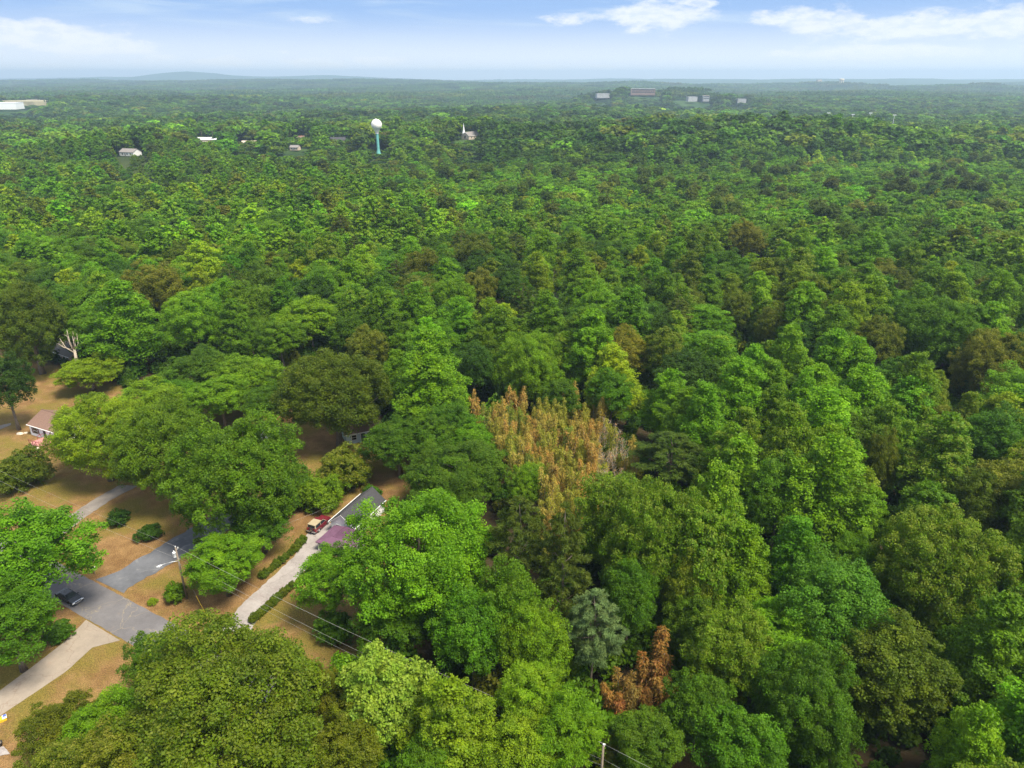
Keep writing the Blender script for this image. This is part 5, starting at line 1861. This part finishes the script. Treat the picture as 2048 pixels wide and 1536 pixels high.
sn = mb.build('dead_tree', M['palebark'], None, True)
sn.location = (q.x, q.y, 0)
tag(sn, 'bleached dead snag with broken bare limbs above light green tree', 'dead tree')

# two bare pine stems standing in the mid forest
for px, py, hh, lab in ((1103, 612, 15, 'bare tall trunk in front of the dark gap in mid forest'), (1755, 545, 16, 'leaning bare trunk in the right hand forest')):
    q = at(px, py, 2)
    mb = MB()
    mb.tube([(0, 0, 0), (.2, 0, hh * .5), (.7, .2, hh)], [.16, .11, .03], 7)
    for k in range(7):
        z = hh * random.uniform(.6, .97)
        a = random.uniform(0, 6.28)
        mb.tube([(.4, .1, z), (.4 + math.cos(a) * 1.6, .1 + math.sin(a) * 1.6, z + .8)], [.06, .015], 4)
    ob_ = mb.build('dead_tree', M['bark'], None, True)
    ob_.location = (q.x, q.y, thz(q.x, q.y))
    tag(ob_, lab, 'dead tree')

# ------------------------------------------------------------------ the far landmarks
q = FAR['tower']
zb = thz(q.x, q.y)
ztop = far_at(753, 238, 800).z
o = empty('water_tower', (q.x, q.y, zb))
hh = ztop - zb
R = 5.7
ball = MB()
prof = [(1.5, hh - 2 * R - 3.0), (2.0, hh - 2 * R - 1.4), (3.2, hh - 2 * R + .6)]
for k in range(5, 25):
    a = -math.pi / 2 + math.pi * k / 24
    prof.append((max(R * math.cos(a), .01), hh - R + R * math.sin(a)))
ball.lathe(prof, n=36)
ball.build('tank', M['sphere'], o, True)
col = MB()
col.lathe([(2.9, 0), (2.2, 2.5), (1.55, 6), (1.42, hh - 2 * R - 2.9)], n=28)
col.build('column', M['aqua'], o, True)
rg = MB()
rg.lathe([(1.5, hh - 2 * R - 3.3), (1.72, hh - 2 * R - 3.3), (1.72, hh - 2 * R - 2.8), (1.5, hh - 2 * R - 2.8)], n=28)
rg.build('collar', M['white'], o, True)
lid = MB()
lid.lathe([(.5, hh - .05), (.5, hh + .35), (.001, hh + .5)], n=14)
lid.build('hatch', M['white'], o, True)
tag(o, 'round white water tower tank on an aqua column', 'water tower')

q = FAR['church']
z = thz(q.x, q.y)
ch = gable_house('church', 'church with a slender white steeple beyond the water tower', q.x + 4, q.y, z, math.radians(55), 20, 11, 4, 4, M['tanwall'], M['greyroof'], windows=[('-y', -5, 1.2, 1.2, 3), ('-y', 0, 1.2, 1.2, 3), ('-y', 5, 1.2, 1.2, 3), ('-x', 0, 1.2, 2, 3)], cat='church')
st = far_at(927, 246, 865)
sp = MB()
lx, ly = (Matrix.Rotation(-math.radians(55), 3, 'Z') @ Vector((st.x - q.x - 4, st.y - q.y, 0)))[:2]
t0 = st.z - z
sp.box((lx, ly, (t0 - 11) / 2), (3.2, 3.2, t0 - 11))
sp.lathe([(2.0, t0 - 11), (1.1, t0 - 8.5), (.06, t0), (.001, t0)], (lx, ly, 0), 8)
sp.build('steeple', M['white'], ch)


def vz(x, y):
    return thz(x, y)


for key, lab, rz, L, W, wh2, rh, wm, rm in (
        ('house1', 'low building with white metal roof among the far trees', 8, 22, 11, 4.5, 2.2, M['tanwall'], M['whiteroof']),
        ('house2', 'white house with grey roof in the left clearing', -18, 16, 10, 3.4, 2.6, M['white'], M['greyroof']),
        ('house3', 'pinkish brick house with dark roof left of water tower', 12, 17, 10, 5, 3.2, M['tanwall'], M['shingle']),
        ('house4', 'brick house with chimney further behind the left clearing', 20, 10, 8, 5, 2.6, M['brick'], M['brownroof']),
        ('house5', 'small pale house just above the bright forest edge', -10, 9, 7, 3, 1.8, M['tanwall'], M['greyroof']),
        ('house6', 'pale low house between white metal roof and brick chimney', 5, 18, 8, 3.2, 1.6, M['white'], M['tanwall']),
        ('house7', 'small white gabled house below the left clearing', 35, 9, 7, 3.4, 2.2, M['white'], M['greyroof'])):
    q = FAR[key]
    zz = vz(q.x, q.y)
    gable_house('house', lab, q.x, q.y, zz, math.radians(rz), L, W, wh2, rh, wm, rm, .4, windows=[('-y', -L * .28, 1, 1.3, 1.4), ('-y', L * .05, 1, 1.3, 1.4), ('-y', L * .3, 1, 1.3, 1.4)], doors=[('-y', -L * .1, .1, 1, 2.1)], gutter=False,
                chimney=(1.5, 1.0) if key == 'house4' else None)
# clearing by the grey roofed house, with its road
q = far_at(318, 316, 690)
rdm = gravel
ribbon('road', [(q.x - 14, q.y - 3), (q.x + 12, q.y - 1), (q.x + 20, q.y + 24)], [(q.x - 14, q.y - 7), (q.x + 17, q.y - 6), (q.x + 25, q.y + 22)], rdm, thz(q.x, q.y) + .9, th=1.4)
for px, py, d in ((333, 292, 685), (369, 290, 720), (402, 262, 905), (424, 262, 910)):
    a = far_at(px, py, d)
    zz = thz(a.x, a.y)
    o = empty('utility_pole', (a.x, a.y, zz))
    MB().tube([(0, 0, 0), (0, 0, a.z - zz)], [.22, .15], 8).build('pole', M['pole'], o)
    MB().box((0, 0, a.z - zz - .8), (2.4, .14, .16)).build('crossarm', M['pole'], o)
    tag(o, {333: 'far utility pole in front of the left clearing', 369: 'far utility pole right of the left clearing', 402: 'far utility pole left of the white metal roof', 424: 'far utility pole behind the white metal roof'}[px], 'utility pole')

# sports field floodlights
for px, py, lab in ((1657, 227, 'leftmost sports floodlight pole beyond the tall dark trees'), (1706, 230, 'second sports floodlight pole beyond the tall dark trees'), (1741, 227, 'third sports floodlight pole, taller than the second'), (1789, 231, 'rightmost sports floodlight pole beyond the tall dark trees')):
    a = far_at(px, py, 1060)
    zz = thz(a.x, a.y)
    o = empty('floodlight', (a.x, a.y, zz))
    MB().tube([(0, 0, 0), (0, 0, a.z - zz)], [.42, .30], 8).build('pole', M['greymetal'], o)
    MB().box((0, 0, a.z - zz + .2), (5.0, .4, .3)).build('crossbar', M['greymetal'], o)
    for k in range(4):
        MB().box((-1.8 + k * 1.2, -.4, a.z - zz + .75), (.95, .6, .9)).build('lamp', M['greymetal'], o)
    tag(o, lab, 'floodlight')


FARW = plain('haze-dulled white wall', (.38, .38, .38), .8, var=.15, scale=.2)  # white greyed down: distance haze put into the wall colour
FARR = plain('haze-dulled pale roof', (.42, .42, .42), .8, var=.15, scale=.2)  # roof tone lowered too, haze painted into it
FARB = plain('haze-paled brick', (.26, .17, .14), .9, var=.2, scale=.2)  # brick lightened and greyed, its softer contrast is painted haze


def block(name, label, px, py, dist, Wp, hgt, dep, wall, roof, rz=0, cat='building', bands=0, rise=0):
    """a flat roofed far building, Wp photo pixels wide"""
    a = far_at(px, py, dist)
    wd = .85 * Wp * (dist * CP + (H - a.z) * SP) / FPX
    zz = thz(a.x, a.y) + rise
    o = empty(name, (a.x, a.y, zz), math.radians(rz))
    MB().box((0, 0, hgt / 2 - 3), (wd, dep, hgt + 6)).build('wall', wall, o)
    MB().box((0, 0, hgt + .25), (wd + .8, dep + .8, .5)).build('roof', roof, o)
    if bands:
        for k in range(bands):
            MB().box((0, -dep / 2 - .05, hgt * (k + .55) / bands), (wd * .92, .1, hgt / bands * .4)).build('window', M['glass'], o)
    return tag(o, label, cat)


block('warehouse', 'huge white warehouse at the left edge of the valley', 8, 216, 1900, 70, 9, 50, M['white'], M['whiteroof'], 12, rise=9)
block('warehouse', 'long tan low building behind the white warehouse', 40, 200, 2350, 80, 8, 25, M['tanwall'], M['tanwall'], 6, rise=7)
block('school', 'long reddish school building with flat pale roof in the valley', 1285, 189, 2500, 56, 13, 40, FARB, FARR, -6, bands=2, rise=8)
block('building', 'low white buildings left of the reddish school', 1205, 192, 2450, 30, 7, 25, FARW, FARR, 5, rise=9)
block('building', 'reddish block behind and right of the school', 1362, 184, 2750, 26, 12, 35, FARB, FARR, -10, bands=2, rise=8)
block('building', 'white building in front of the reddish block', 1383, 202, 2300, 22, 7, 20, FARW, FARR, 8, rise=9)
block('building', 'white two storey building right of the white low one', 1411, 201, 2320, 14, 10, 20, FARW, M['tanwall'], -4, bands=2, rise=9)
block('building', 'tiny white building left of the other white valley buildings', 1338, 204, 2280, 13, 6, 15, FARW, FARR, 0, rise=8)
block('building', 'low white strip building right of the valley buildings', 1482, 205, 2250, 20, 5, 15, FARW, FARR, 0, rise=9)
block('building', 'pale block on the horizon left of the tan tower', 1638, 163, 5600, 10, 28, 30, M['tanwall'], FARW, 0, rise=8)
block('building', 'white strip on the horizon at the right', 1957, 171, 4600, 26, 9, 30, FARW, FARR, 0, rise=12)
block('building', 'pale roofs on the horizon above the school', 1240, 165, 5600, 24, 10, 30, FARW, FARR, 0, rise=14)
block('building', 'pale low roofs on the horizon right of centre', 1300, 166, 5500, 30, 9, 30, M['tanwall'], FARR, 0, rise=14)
a = far_at(1684, 157, 5200)
zz = thz(a.x, a.y)
hh = a.z - zz
o = empty('water_tower', (a.x, a.y, zz))
MB().lathe([(10, hh - 16), (15, hh - 13), (16, hh - 4), (12, hh - 1), (.01, hh)], n=24).build('tank', M['tanmetal'], o, True)
for k in range(6):
    an = k * math.pi / 3
    MB().tube([(14 * math.cos(an), 14 * math.sin(an), 0), (13 * math.cos(an), 13 * math.sin(an), hh - 12)], [2.2, 2.0], 8).build('leg', M['tanmetal'], o, True)
MB().tube([(0, 0, 0), (0, 0, hh - 14)], [4, 4], 10).build('riser', M['tanmetal'], o, True)
tag(o, 'tan legged water tower standing on the hazy right horizon', 'water tower')
# pale field by the warehouse
q = far_at(62, 203, 2200)
n_ = 12
mb = MB()
vs = [(q.x + math.cos(2 * math.pi * k / n_) * 95 * random.uniform(.8, 1.1), q.y + math.sin(2 * math.pi * k / n_) * 75, 0) for k in range(n_)]
vs = [(x, y, thz(q.x, q.y) + 8) for x, y, z in vs]
mb.add(vs + [(x, y, z - 14) for x, y, z in vs], [tuple(range(n_))] + [(k, k + n_, (k + 1) % n_ + n_, (k + 1) % n_) for k in range(n_)])
tag(mb.build('field', plain('dry field', (.33, .29, .17), .9, scale=.05)), kind='structure')

# ------------------------------------------------------------------ haze: one box of even thin air round the scene
hm, t, out = new_mat('haze')
pv = t.n('ShaderNodeVolumePrincipled')
pv.inputs['Color'].default_value = (.60, .81, 1.0, 1)
pv.inputs['Density'].default_value = 0.00013
pv.inputs['Anisotropy'].default_value = 0.25
t.l(pv.outputs[0], out.inputs['Volume'])
mb = MB()
mb.box((0, 7100, 66), (29200, 15800, 250))
hz_ = mb.build('haze', hm)
tag(hz_, 'thin pale haze in the air over the forest', 'haze', kind='stuff')
